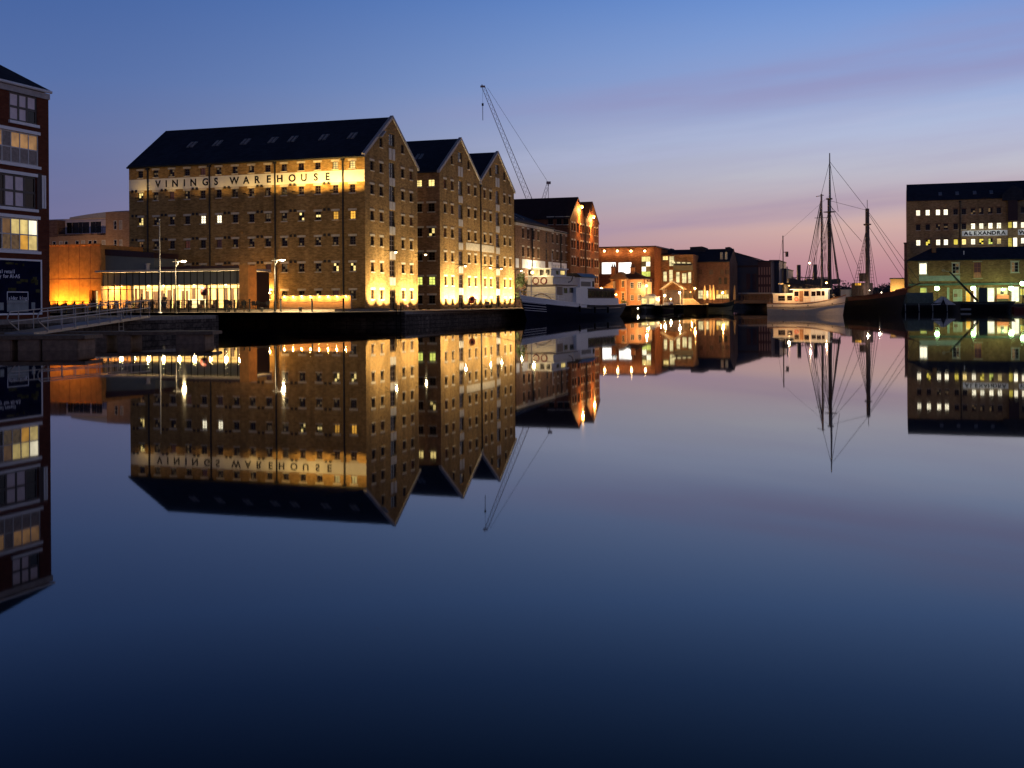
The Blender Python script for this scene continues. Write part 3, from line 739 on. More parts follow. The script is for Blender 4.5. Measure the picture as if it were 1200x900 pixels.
# ---------------------------------------------------------------- red brick apartment block (left edge)
apt = thing('apartment_block', 'dark red brick apartment block with wide white framed windows at the left edge', 'apartments', tuple(AB(-55.9, -2.4, Q)), TH)
AW, AE = 19.2, 15.75
af = WF(apt, (-AW, 0), (1, 0))
def asz(px0, px1, y0, y1, pxm):
    k0 = af.sz(px0, y0)[0]; k1 = af.sz(px1, y0)[0]; z1 = af.sz(pxm, y0)[1]; z0 = af.sz(pxm, y1)[1]
    return (k0+k1)/2, (z0+z1)/2, k1-k0, z1-z0
holes = []; kw = dict(frame='sash_white', rev=.12, fw=.09, bw=.08)
def aw(px0, px1, y0, y1, pxm, nx, ny, cells, **k2):
    k, z, w, h = asz(px0, px1, y0, y1, pxm); holes.append((k, z, w, h)); d = dict(kw); d.update(k2)
    o = window(apt, af, k, z, w, h, cells, nx, ny, **d)
    link('sill', boxmesh('sill', 'white_gloss', -w/2-.1, w/2+.12, -.14, .08, -h/2-.2, -h/2-.004), o)
    return k, z, w, h, o
aw(10.7, 43.3, 110.3, 143.5, 27, 3, 2, ['pink_blind', 'pink_blind', 'pink_blind', 'pink_blind', 'pane', 'pink_blind'], label='top floor window with pale blinds', frame='sash', fw=.12, bw=.16)
c2 = []
for i in range(6): c2 += ['curtain', 'warm_dim' if i != 2 else 'curtain']
k2 = aw(-20, 45, 154.5, 192, 22, 6, 2, c2)
c3 = ['pane', 'pane', 'pink_blind', 'pink_blind', 'pink_blind', 'pink_blind', 'pane', 'pane']
k3 = aw(-8, 42, 205, 243.5, 22, 4, 2, c3, frame='sash', fw=.12, bw=.16)
c4 = ['pane', 'pane', 'curtain', 'pane', 'warm_dim', 'warm_dim', 'amber', 'warm', 'pale', 'warm']
c4 = ['pane', 'pane', 'pane', 'curtain', 'dim_grey', 'warm_dim', 'dim_grey', 'warm', 'amber', 'warm', 'warm', 'pale']
k4 = aw(-20, 45, 255.5, 293.5, 22, 6, 2, c4, label='lit window glowing yellow at its right end')
mb = MB(); addwall(mb, af, AW, AE, holes, M['dark_red_brick'], rev=.12)
addwall(mb, WF(apt, (0, 0), (0, 1)), 12, AE, [], M['dark_red_brick']); addwall(mb, WF(apt, (0, 12), (-1, 0)), AW, AE, [], M['dark_red_brick']); addwall(mb, WF(apt, (-AW, 12), (0, -1)), 12, AE, [], M['dark_red_brick'])
mb.build('wall', apt, recalc=False)
for k, z, w, h, o in (k2, k4, k3):
    mb = MB(); mb.box(-w/2-.1, w/2+.1, -.10, .02, h/2+.004, h/2+.22, M['white_gloss']); mb.build('lintel', o)
# white shutter strips beside the third row
k, z = af.sz(50.5, 225)
mb = MB()
for d in (-.1, .13): mb = MB(); mb.box(-AW+k+d-.08, -AW+k+d+.08, -.08, .02, z-1.15, z+1.15, M['white_gloss']); mb.build('shutter', apt)
kd0, kd1 = af.sz(43, 225)[0], af.sz(48.5, 225)[0]
mb = MB(); mb.box(-AW+kd0, -AW+kd1, -.05, .02, z-1.25, z+1.25, M['dark_panel']); mb.build('dark_panel', apt)
mb = MB(); mb.box(-AW-.2, .04, -.1, .1, AE-.42, AE-.02, M['coping']); mb.build('soffit_board', apt)
mb = MB(); mb.tube((-AW-.3, -.2, AE+.1), (.06, -.2, AE+.1), .11, M['white_gloss'], 8); mb.build('gutter', apt)
mb = MB(); hip_roof(mb, -AW, -.1, 0, 12, AE+.1, AE+4.4, M['slate'], over=.12); mb.build('roof', apt)
# advertising board on the wall
k, z, w, h = asz(-22, 46.5, 303.5, 369, 22)
adb = thing('advertising_board', 'dark navy letting board with white lettering in a white frame on the red brick wall', 'sign board', tuple(af.w0 + af.wd*k + Vector((0, 0, z-h/2))), TH)
ax = WF(adb, (0, 0), (1, 0))
mb = MB(); mb.box(-w/2+.12, w/2-.12, -.16, -.03, .12, h-.12, M['board_navy']); mb.build('panel', adb)
mb = MB()
for b in ((-w/2, -w/2+.12, 0, h), (w/2-.12, w/2, 0, h), (-w/2+.12, w/2-.12, h-.12, h), (-w/2+.12, w/2-.12, 0, .12)): mb.box(b[0], b[1], -.2, -.004, b[2], b[3], M['white_gloss'])
mb.build('frame', adb)
# printed dockside picture on the board
mb = MB()
rr = random.Random(4)
def adz(px, py): k_, z_ = af.sz(px, py); return k_-k, z_-(z-h/2)
for px, py, pw, ph in ((38.5, 328, 2.6, 7), (35.5, 329.5, 2, 5), (40.5, 331, 2, 6), (26, 329, 5, 3.5), (20, 331, 3, 3), (12, 339, 5, 3.5), (42, 341, 2.6, 4), (9, 305.5+3, 5, 2.4), (17, 306.5+3, 2, 2), (25, 308.5+2, 1.2, 3)):
    a, b = adz(px, py); mb = MB(); mb.box(a-pw*.075, a+pw*.075, -.166, -.161, b-ph*.03, b+ph*.03, M['board_photo']); mb.build('printed_picture', adb)
def words(t, px_right, py, size, sp):
    a, b = adz(px_right, py); it = []; x = a
    for c in reversed(t):
        wch = sp*(.55 if c in 'ilrtfj.-1 ' else 1.0); x -= wch/2
        if c != ' ': it.append((c, x, b))
        x -= wch/2
    return it
M['board_white'] = plain('board_white', (.75, .75, .8), .6, var=.05)
lettering('lettering', adb, ax, words('commercial retail', 15.2, 320.4, .36, .235), .36, M['board_white'], dep=-.17, off=.004)
lettering('lettering', adb, ax, words('opportunity for A1-A5', 21.3, 326, .36, .235), .36, M['board_white'], dep=-.17, off=.004)
a, b = adz(18.5, 349); a2, b2 = adz(18.5, 358)
mb = MB()
for z0, z1 in ((b-.42, b-.36), (b+.36, b+.42)): mb.box(a-1.0, a+1.0, -.17, -.161, z0, z1, M['board_white'])
for x0 in (-1.0, .94): mb.box(a+x0, a+x0+.06, -.17, -.161, b-.36, b+.36, M['board_white'])
mb.box(a-1.0, a+1.0, -.17, -.161, b2-.42, b2+.36, M['canvas_grey'])
mb.box(a+1.3, a+1.65, -.17, -.161, b2-.3, b2+.2, M['canvas_grey']); mb.box(a-1.65, a-1.3, -.17, -.161, b2-.3, b2+.2, M['canvas_grey'])
mb.build('logo_box', adb)
lettering('lettering', adb, ax, [(c, a-.78+i*.173, b-.13) for i, c in enumerate('alder king')], .36, M['board_white'], dep=-.17)
# ---------------------------------------------------------------- pale flats behind
fl = thing('apartment_block', 'pale modern flats with a set-back white top floor behind the orange pavilion', 'apartments', (at(153, 300, 192).x, 192, Q), radians(180-16))
ff = WF(fl, (17, 0), (-1, 0))       # placeholder frame, replaced below
fl.rotation_euler = (0, 0, radians(-18.4)); ff = WF(fl, (-17, 0), (1, 0))
def fsz(px, py): return ff.sz(px, py)
mb = MB(); holes = []
kA, zA = fsz(126.5, 249); kB, zB = fsz(153, 249); kL = fsz(40, 275)[0]
wr = WF(fl, (-17, 0), (1, 0))
W2 = kB-kA
wing = WF(fl, (-17+kA, -.6), (1, 0)); hw = []
for zc in (zA-2.2, zA-5.4, zA-8.6):
    for f in (.42, .66): hw.append((W2*f, zc, .62, 1.5)); window(fl, wing, W2*f, zc, .62, 1.5, 'pane' if f < .5 else 'curtain', 1, 2, 'sash_white', .1, name='window')
addwall(mb, wing, W2+1, zA, hw, M['tan_brick'], rev=.1); addwall(mb, WF(fl, (-17+kA, 9), (0, -1)), 9.6, zA, [], M['tan_brick'])
zT = fsz(90, 274)[1]
low = WF(fl, (-17+kL, .3), (1, 0)); hw = []
for i, px in enumerate((62, 70, 76, 89, 96, 104, 110, 120)):
    k_ = fsz(px, 286)[0]-kL
    for dz in (1.9, 4.9): hw.append((k_, zT-dz, .75, 1.5)); window(fl, low, k_, zT-dz, .75, 1.5, ['pane', 'curtain', 'pane'][i % 3], 1, 2, 'sash_white', .1)
addwall(mb, low, kA-kL, zT, hw, M['tan_brick'], rev=.1)
mb.build('wall', fl, recalc=False)
zP = fsz(100, 254.5)[1]
pent = WF(fl, (-17+kL, 2.2), (1, 0)); hw = []
for px, wd in ((69, 1.1), (78, 2.2), (86, 2.2), (97, 1.0), (103, 1.2), (118.5, 1.3), (123, 1.3)):
    k_ = fsz(px, 263)[0]*1.0-kL+.35; hw.append((k_, (zT+zP)/2-.2, wd, 1.9)); window(fl, pent, k_, (zT+zP)/2-.2, wd, 1.9, 'pane', 2, 1, 'sash', .1)
mb = MB(); addwall(mb, pent, kA-kL, zP, hw, M['render_pale'], rev=.1, z0=zT-.5); mb.build('penthouse_wall', fl, recalc=False)
zR0, zR1 = fsz(75, 254)[1], fsz(100, 247.5)[1]
mb = MB(); k0 = fsz(74, 252)[0]; n = 8
prof = [(k0 + (kB+1.2-k0)*i/n - 17, zR0 + (zR1-zR0)*sin(pi/2*min(1, i/(n*.75)))) for i in range(n+1)]
mb.prism(prof+[(kB+1.2-17, zR0-.25), (k0-17, zR0-.25)], 'y', 1.6, 12, M['coping']); mb.build('roof', fl)
mb = MB(); mb.box(-17+kL, -17+kA-.1, .3, 12, zT-.3, zT-.02, M['dark_panel']); mb.build('terrace_slab', fl)
mb = MB()
for i in range(14):
    x = -17+kL+.4+i*(kA-kL-.8)/13; mb.tube((x, .5, zT), (x, .5, zT+1), .03, M['black_metal'], 4)
mb.tube((-17+kL, .5, zT+1), (-17+kA-.2, .5, zT+1), .04, M['black_metal'], 4); mb.build('balcony_rail', fl)
mb = MB(); mb.box(-17+fsz(66, 250)[0]-3, -17+fsz(66, 250)[0], .2, 6, zT-.4, zP-.3, M['dark_brick']); mb.build('stair_tower', fl)
lamp(fl, (-6, -7, 7.5), 300, (1, .62, .3), r=.2, name='flats_fill_light')  # unseen lamp without a fitting, added to warm the flats
# ---------------------------------------------------------------- orange pavilion and glass restaurant on Vinings quay
pav = thing('pavilion', 'windowless orange clad pavilion lit from the ground, left of the glass restaurant', 'pavilion', tuple(AB(-8.3, 26, Q+.28)), TH)
pf = WF(pav, (0, 14), (0, -1))
k0 = pf.sz(56, 320)[0]; k1 = pf.sz(118.5, 320)[0]; zt = pf.sz(90, 287.5)[1]
pw = WF(pav, (0, 14-k0), (0, -1)); PW = k1-k0
kd, zd = pw.sz(109.5, 340); dw, dh = 1.25, 2.3
mb = MB(); addwall(mb, pw, PW, zt, [(kd, dh/2+.02, dw, dh)], M['corten'], rev=.6)
addwall(mb, WF(pav, (0, 14-k1), (1, 0)), 8, zt, [], M['corten']); addwall(mb, WF(pav, (8, 14-k1), (0, 1)), PW, zt, [], M['corten']); addwall(mb, WF(pav, (8, 14-k0), (-1, 0)), 8, zt, [], M['corten'])
mb.poly([(0, 14-k1, zt-.15), (8, 14-k1, zt-.15), (8, 14-k0, zt-.15), (0, 14-k0, zt-.15)], M['dark_panel'])
mb.build('wall', pav, recalc=False)
mb = MB(); mb.box(-.08, .12, 14-k1-.05, 14-k0+.05, zt, zt+.14, M['corten']); mb.build('roof_edge', pav)
mb = MB(); a = pw.p(kd, 0, 0); mb.box(.55, .62, a[1]-dw/2, a[1]+dw/2, .02, dh, M['dark_panel']); mb.box(.5, .56, a[1]-dw/2+.1, a[1]-dw/2+.65, .1, dh-.05, M['warm']); mb.build('door', pav)
mb = MB()
zs = pw.sz(90, 327)[1]; mb.box(-.012, .01, 14-k1, 14-k0, zs-.02, zs+.02, M['dark_red'])
for i in range(1, 5): y = 14-k0-PW*i/5; mb.box(-.010, .008, y-.012, y+.012, .1, zt-.05, M['dark_red'])
mb.build('cladding_joint', pav)
for f, pw_ in ((.06, 60), (.22, 210), (.40, 140), (.56, 110), (.72, 100), (.94, 60)):
    p = pw.p(PW*f, .12, -.7); mb = MB(); mb.box(p[0]-.1, p[0]+.1, p[1]-.14, p[1]+.14, 0, .08, M['black_metal']); f_ = mb.build('ground_floodlight', pav)
    lamp(f_, p, pw_*3.4, (1, .42, .05), 'SPOT', pw.p(PW*f, 3.4, 0), 1.7, .06)
res = thing('restaurant', 'single storey glass fronted restaurant glowing yellow in front of the long warehouse', 'restaurant', tuple(AB(-8.0, 0, Q+.28)), TH)
r0 = WF(res, (0, 40), (0, -1))
kA = r0.sz(119.5, 340)[0]; kB = r0.sz(286, 340)[0]; kC = r0.sz(297.5, 340)[0]; zf = r0.sz(220, 316.2)[1]; zg = r0.sz(200, 333.5)[1]
rw = WF(res, (0, 40-kA), (0, -1)); RWd = kB-kA; RD = 5.5
ya, yb = 40-kA, 40-kB
mb = MB(); mb.box(0, RD, yb, ya, .02, .10, M['interior_floor']); mb.build('floor', res)
mb = MB(); mb.box(RD-.1, RD, yb, ya, .1, zf-.3, M['interior_wall']); mb.box(.1, RD-.1, ya-.12, ya, .1, zf-.3, M['interior_wall']); mb.box(.1, RD-.1, yb+.12, yb+.2, .1, zf-.3, M['interior_wall']); mb.box(.1, RD, yb-.02, yb+.115, 0, zf-.3, M['dark_panel']); mb.build('wall', res)
mb = MB(); mb.box(-1.0, RD+.3, yb-.1, ya+.2, zf-.16, zf+.05, M['coping']); mb.build('roof', res)
mb = MB(); n = 22
for i in range(n):
    k = RWd*(i+.5)/n; mb.box(-.03, .0, *sorted((rw.p(k-RWd/n/2+.03, 0)[1], rw.p(k+RWd/n/2-.03, 0)[1])), zg, zf-.2, M['grey_panel'])
mb.build('fascia_panel', res)
mb = MB()
for i in range(n+1):
    k = RWd*i/n; y = rw.p(k, 0)[1]; mb.box(-.05, .05, y-.045, y+.045, .0, zf-.17, M['black_metal'])
mb.box(-.04, .04, yb, ya, zg-.1, zg-.005, M['black_metal']); mb.box(-.036, .036, yb, ya, 2.35, 2.42, M['black_metal']); mb.build('mullion_frame', res)
mb = MB(); mb.poly([(.0, yb, .05), (.0, ya, .05), (.0, ya, zg-.1), (.0, yb, zg-.1)], M['glass']); mb.build('glazing', res)
# portal frame at the right end
mb = MB(); yc = 40-kC; mb.box(-1.2, .6, yc, yb-.12, 0, zf+.35, M['corten']); mb.box(-1.2, .3, yb-.12, ya*.55+yb*.45, zf+.06, zf+.36, M['dark_panel']); mb.build('portal_frame', res)
# interior: counter, doors, columns, pictures
rr = random.Random(8)
mb = MB()
for f in (.04, .085, .13, .19, .235, .29, .33, .39, .42, .47, .55, .585, .64, .70, .745, .80, .85, .92, .955):
    y = rw.p(RWd*f, 0)[1]; w_ = rr.uniform(.14, .36); mb.box(RD-.2, RD-.11, y-w_, y+w_, .1, rr.uniform(2.1, 2.6), M['interior_dark'])
mb.build('dark_opening', res)
for f in (.19, .72):
    y = rw.p(RWd*f, 0)[1]; mb = MB(); mb.lathe([(.22, 0), (.2, zg-.6), (.32, zg), (.48, zf-.3)], (.9, y, .1), M['interior_wall'], 10); mb.build('column', res, smooth=True)
mb = MB(); mb.box(RD-2.6, RD-1.9, rw.p(RWd*.3, 0)[1], rw.p(RWd*.12, 0)[1], .1, 1.25, M['interior_dark']); mb.build('counter', res)
mb = MB(); mb.box(RD-2.7, RD-2.0, rw.p(RWd*.64, 0)[1], rw.p(RWd*.52, 0)[1], .1, 1.2, M['white_cloth']); mb.build('counter', res)
for f, pw_ in ((.05, 90), (.14, 120), (.25, 120), (.36, 120), (.47, 120), (.58, 110), (.69, 120), (.80, 90), (.90, 80)):
    y = rw.p(RWd*f, 0)[1]; mb = MB(); mb.tube((2.3, y, zf-.3), (2.3, y, 3.1), .015, M['black_metal'], 4); b = mb.build('pendant_lamp', res)
    gl = MB(); gl.sphere((2.3, y, 2.95), .17, M['bulb_warm'], 10); gl.build('lamp_glass', b)
    lamp(b, (2.3, y, 2.6), pw_*2.0, (1, .75, .36), r=.2)
# dark sloping upper storey above the restaurant
plf = WF(res, (.5, 40), (0, -1)); k0 = plf.sz(119, 300)[0]; k1 = plf.sz(181, 300)[0]; z0 = plf.sz(123, 299)[1]; z1 = plf.sz(178, 302.5)[1]
y0, y1 = 40-k1, 40-k0
mb = MB(); mb.prism([(y0, zf+.055), (y1, zf+.055), (y1, z0), (y0, z1)], 'x', .5, 5.2, M['grey_panel']); mb.build('upper_wall', res)
mb = MB(); mb.prism([(y0, z1+.005), (y1, z0+.005), (y1, z0+.75), (y0, z1+.6)], 'x', .4, 5.3, M['dark_panel']); mb.build('upper_roof', res)
kk, zz = plf.sz(178, 311); mb = MB(); mb.lathe([(.22, 0), (.22, .6), (.3, .62), (.3, .75)], (-.3, 40-kk, zf+.05), M['galv'], 8); mb.build('vent_pipe', res)
for i in range(11):
    y = rw.p(RWd*(.05+.088*i), 0)[1]
    mb = MB(); mb.box(1.0, 1.45, y-.3, y+.3, .1, .55, M['interior_dark']); mb.box(1.4, 1.47, y-.3, y+.3, .553, 1.05, M['interior_dark']); mb.build('seat', res)
    if i % 2: mb = MB(); mb.box(1.9, 2.6, y-.4, y+.4, .80, .86, M['interior_dark']); mb.tube((2.25, y, .1), (2.25, y, .80), .05, M['black_metal'], 6); mb.build('dining_table', res)
# low lit screen wall right of the restaurant
lw_ = thing('screen_wall', 'low pale terrace wall scalloped with orange lights below the warehouse', 'wall', tuple(AB(-6, 0, Q+.28)), TH)
lf = WF(lw_, (0, 30), (0, -1)); k0 = lf.sz(329, 352)[0]; k1 = lf.sz(411, 352)[0]; y0, y1 = 30-k1, 30-k0
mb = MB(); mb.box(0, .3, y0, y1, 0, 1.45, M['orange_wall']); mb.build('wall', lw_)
mb = MB(); mb.box(-.22, .35, y0-.05, y1+.05, 1.455, 1.55, M['limestone']); mb.build('coping', lw_)
for i in range(8):
    y = y1-(y1-y0)*(i+.5)/8; mb = MB(); mb.box(-.16, -.02, y-.07, y+.07, 1.36, 1.45, M['bulb_orange']); f_ = mb.build('wall_light', lw_)
    lamp(f_, (-.22, y, 1.3), 26, (1, .5, .12), r=.05)
kk, zz = side.sz(318, 345.5); 
mb = MB(); p = side.p(kk, 2.2, -.3); mb.tube(side.p(kk, 2.2, 0), p, .03, M['black_metal']); mb.sphere(p, .14, M['bulb_orange']); b = mb.build('wall_lamp', vin); lamp(b, side.p(kk, 2.2, -.6), 170, (1, .6, .2), r=.1)
# ---------------------------------------------------------------- quay furniture on the left
def street_lamp(px, pyh, Y, label, power, side_=1):
    b = at(px, 360, Y); t = at(px, pyh, Y)
    o = thing('street_lamp', label, 'street lamp', (b.x, Y, Q), 0, 'street lamps on the warehouse quay'); h = t.z-Q
    mb = MB(); mb.tube((0, 0, 0), (0, 0, 1.1), .11, M['black_metal'], 10); mb.tube((0, 0, 1.1), (0, 0, h), .065, M['black_metal'], 8, .05); mb.lathe([(.22, 0), (.22, .06), (.12, .1)], (0, 0, .005), M['black_metal']); mb.build('pole', o)
    mb = MB(); mb.tube((-.28*side_, 0, h-.28), (.45*side_, 0, h-.24), .035, M['grey_metal'], 6); mb.tube((.05*side_, 0, h-.75), (.3*side_, 0, h-.32), .025, M['grey_metal'], 6); mb.build('arm', o)
    mb = MB(); mb.sphere((.78*side_, 0, h-.2), .36, M['grey_metal'], 10, (1, .5, .22)); hd = mb.build('lamp_head', o, smooth=True)
    gl = MB(); gl.sphere((.80*side_, 0, h-.25), .30, M['bulb_white'], 10, (1, .55, .26)); gl.build('lamp_glass', hd)
    lamp(hd, (.9*side_, -.3, h-.5), power*.85, (1, .72, .34), r=.15); lamp(hd, (.9*side_, -.3, h-.5), power*14, (1, .74, .38), 'SPOT', (.9*side_, -.1, 0), 2.3, r=.15)
    return o
street_lamp(206, 303.5, 117, 'slim black street lamp in front of the glass restaurant', 430)
street_lamp(322, 302, 118, 'slim black street lamp between the restaurant and the low lit wall', 520)
# flagpole
b = at(187.5, 360, 118); t = at(187.2, 258, 118)
o = thing('flagpole', 'tall bare pale flagpole standing on the quay beside a street lamp', 'flagpole', (b.x, 118, Q))
mb = MB(); mb.tube((0, 0, .02), (0, 0, t.z-Q), .10, M['grey_metal'], 10, .055); mb.build('pole', o); mb = MB(); mb.sphere((0, 0, t.z-Q+.06), .09, M['canvas_grey']); mb.build('finial', o)
mb = MB(); mb.lathe([(.25, 0), (.25, .05), (.13, .12)], (0, 0, .005), M['grey_metal']); mb.build('base', o)
# railing round the dock head
rl = thing('quay_railing', 'black post and rail barrier along the quay in front of the restaurant', 'railing', tuple(AB(-15.5, 0, Q)), TH)
rf_ = WF(rl, (0, 40), (0, -1)); k0 = rf_.sz(58, 360)[0]; k1 = rf_.sz(286, 360)[0]
n = 22; mbr = MB()
for i in range(n+1):
    y = 40-(k0+(k1-k0)*i/n); mb = MB(); mb.box(-.05, .05, y-.06, y+.06, .0, 1.35, M['black_metal']); mb.build('post', rl)
for z in (.45, .9, 1.3): mbr.tube((0, 40-k0, z), (0, 40-k1, z), .03, M['black_metal'], 6)
mbr.build('rail', rl)
# bollard posts joined by thin chains
xs = []
for px in (292.5, 329, 365.7, 402.5):
    k = rf_.sz(px, 360)[0]; y = 40-k; xs.append(y)
lb = ['black bollard post just right of the restaurant railing', 'black bollard post at the left end of the low lit wall', 'black bollard post before the middle of the low lit wall', 'black bollard post before the right end of the low lit wall']
for y, l in zip(xs, lb):
    w_ = AB(-15.5, y, Q); o = thing('bollard', l, 'bollard', tuple(w_), TH, 'bollard posts along the warehouse quay')
    mb = MB(); mb.lathe([(.10, 0), (.09, 1.25), (.12, 1.28), (.12, 1.36), (.05, 1.42)], (0, 0, .0), M['black_metal'], 8); mb.build('post', o); mb = MB(); mb.lathe([(.2, 0), (.2, .05), (.12, .08)], (0, 0, .003), M['black_metal'], 8); mb.build('base', o)
for (a, b), l in zip(zip([40-k1]+xs, xs), ['from the railing to the first post', 'between the first and second posts', 'between the second and third posts', 'between the third and fourth posts']):
    mb = MB()
    for z in (.55, 1.1): mb.path([(0, a+(b-a)*t_/8, z-.14*sin(pi*t_/8)) for t_ in range(9)], .022, M['black_metal'], 5)
    w_ = AB(-15.5, 0, Q); o = mb.build('chain'); o.location = w_; o.rotation_euler.z = TH; tag(o, 'pair of sagging black chains '+l, 'chain', 'chains between the bollard posts')
for px, l in ((268, 'low dark mooring bollard on the quay edge below the restaurant portal'), (307, 'low dark mooring bollard on the quay edge left of the low lit wall'), (352, 'low dark mooring bollard on the quay edge under the middle of the low lit wall')):
    w_ = WF(rl, (-.3, 40), (0, -1)); o = thing('mooring_bollard', l, 'bollard', tuple(AB(-15.8, 40-w_.sz(px, 366)[0], Q)), TH, 'mooring bollards on the quay edge')
    mb = MB(); mb.lathe([(.17, 0), (.15, .3), (.13, .34)], (0, 0, .0), M['black_metal'], 10); mb.build('post', o); mb = MB(); mb.lathe([(.2, .345), (.23, .42), (.2, .5), (.06, .54)], (0, 0, 0), M['black_metal'], 10); mb.build('bollard_head', o)
# lifebuoy housings
def lifebuoy(px, py, Y, m, label):
    p = at(px, py, Y); o = thing('lifebuoy_post', label, 'lifebuoy', (p.x, Y, Q), 0, 'lifebuoy housings on posts')
    mb = MB(); mb.tube((0, 0, 0), (0, 0, p.z-Q), .05, M['black_metal'], 6); mb.build('post', o)
    mb = MB(); mb.sphere((0, -.16, p.z-Q), .5, M[m], 14, (.78, .25, 1.0)); mb.build('housing', o, smooth=True)
    mb = MB(); mb.sphere((0, -.27, p.z-Q+.02), .22, M['dark_cloth'], 10, (.7, .2, 1)); mb.build('opening', o, smooth=True)
lifebuoy(239.3, 341.5, 117, 'dark_red', 'dark red oval lifebuoy housing on a post in front of the restaurant')
lifebuoy(553, 351, 141, 'red_plastic', 'bright orange red lifebuoy housing on a post before the twin gabled warehouse')
# café furniture silhouettes on the terrace
def cafe_table(a, b, label):
    o = thing('cafe_table', label, 'table', tuple(AB(a, b, Q+.28)), TH, 'dark tables outside the restaurant')
    mb = MB(); mb.lathe([(.42, .72), (.42, .76)], (0, 0, 0), M['black_metal'], 12); mb.build('table_top', o)
    mb = MB(); mb.tube((0, 0, .03), (0, 0, .72), .04, M['black_metal'], 6); mb.lathe([(.25, 0), (.25, .03)], (0, 0, .0), M['black_metal'], 10); mb.build('pedestal', o)
def cafe_chair(a, b, rz, label):
    o = thing('cafe_chair', label, 'chair', tuple(AB(a, b, Q+.28)), TH+rz, 'dark chairs outside the restaurant')
    mb = MB(); mb.box(-.22, .22, -.22, .22, .43, .47, M['dark_cloth']); mb.build('seat', o)
    mb = MB(); mb.hexa([(-.22, .20, .47), (.22, .20, .47), (.22, .24, .47), (-.22, .24, .47), (-.22, .28, .92), (.22, .28, .92), (.22, .32, .92), (-.22, .32, .92)], M['dark_cloth']); mb.build('backrest', o)
    for x in (-.19, .19):
        for y in (-.19, .19): mb = MB(); mb.tube((x, y, 0), (x, y, .43), .018, M['black_metal'], 5); mb.build('leg', o)
i = 0
for px, wh in ((146, 'second tall pane'), (164, 'flagpole side'), (246, 'lifebuoy housing'), (262, 'right hand column'), (275, 'portal frame')):
    k = rf_.sz(px, 360)[0]; b = 40-k
    cafe_table(-10.6, b*.97, 'round dark café table outside the glass front near the '+wh)
    for d, q in ((-.75, pi/2), (.75, -pi/2)):
        cafe_chair(-10.6, b*.97+d, -q, 'dark café chair on the %s side of the table near the %s' % ('right' if d < 0 else 'left', wh)); i += 1
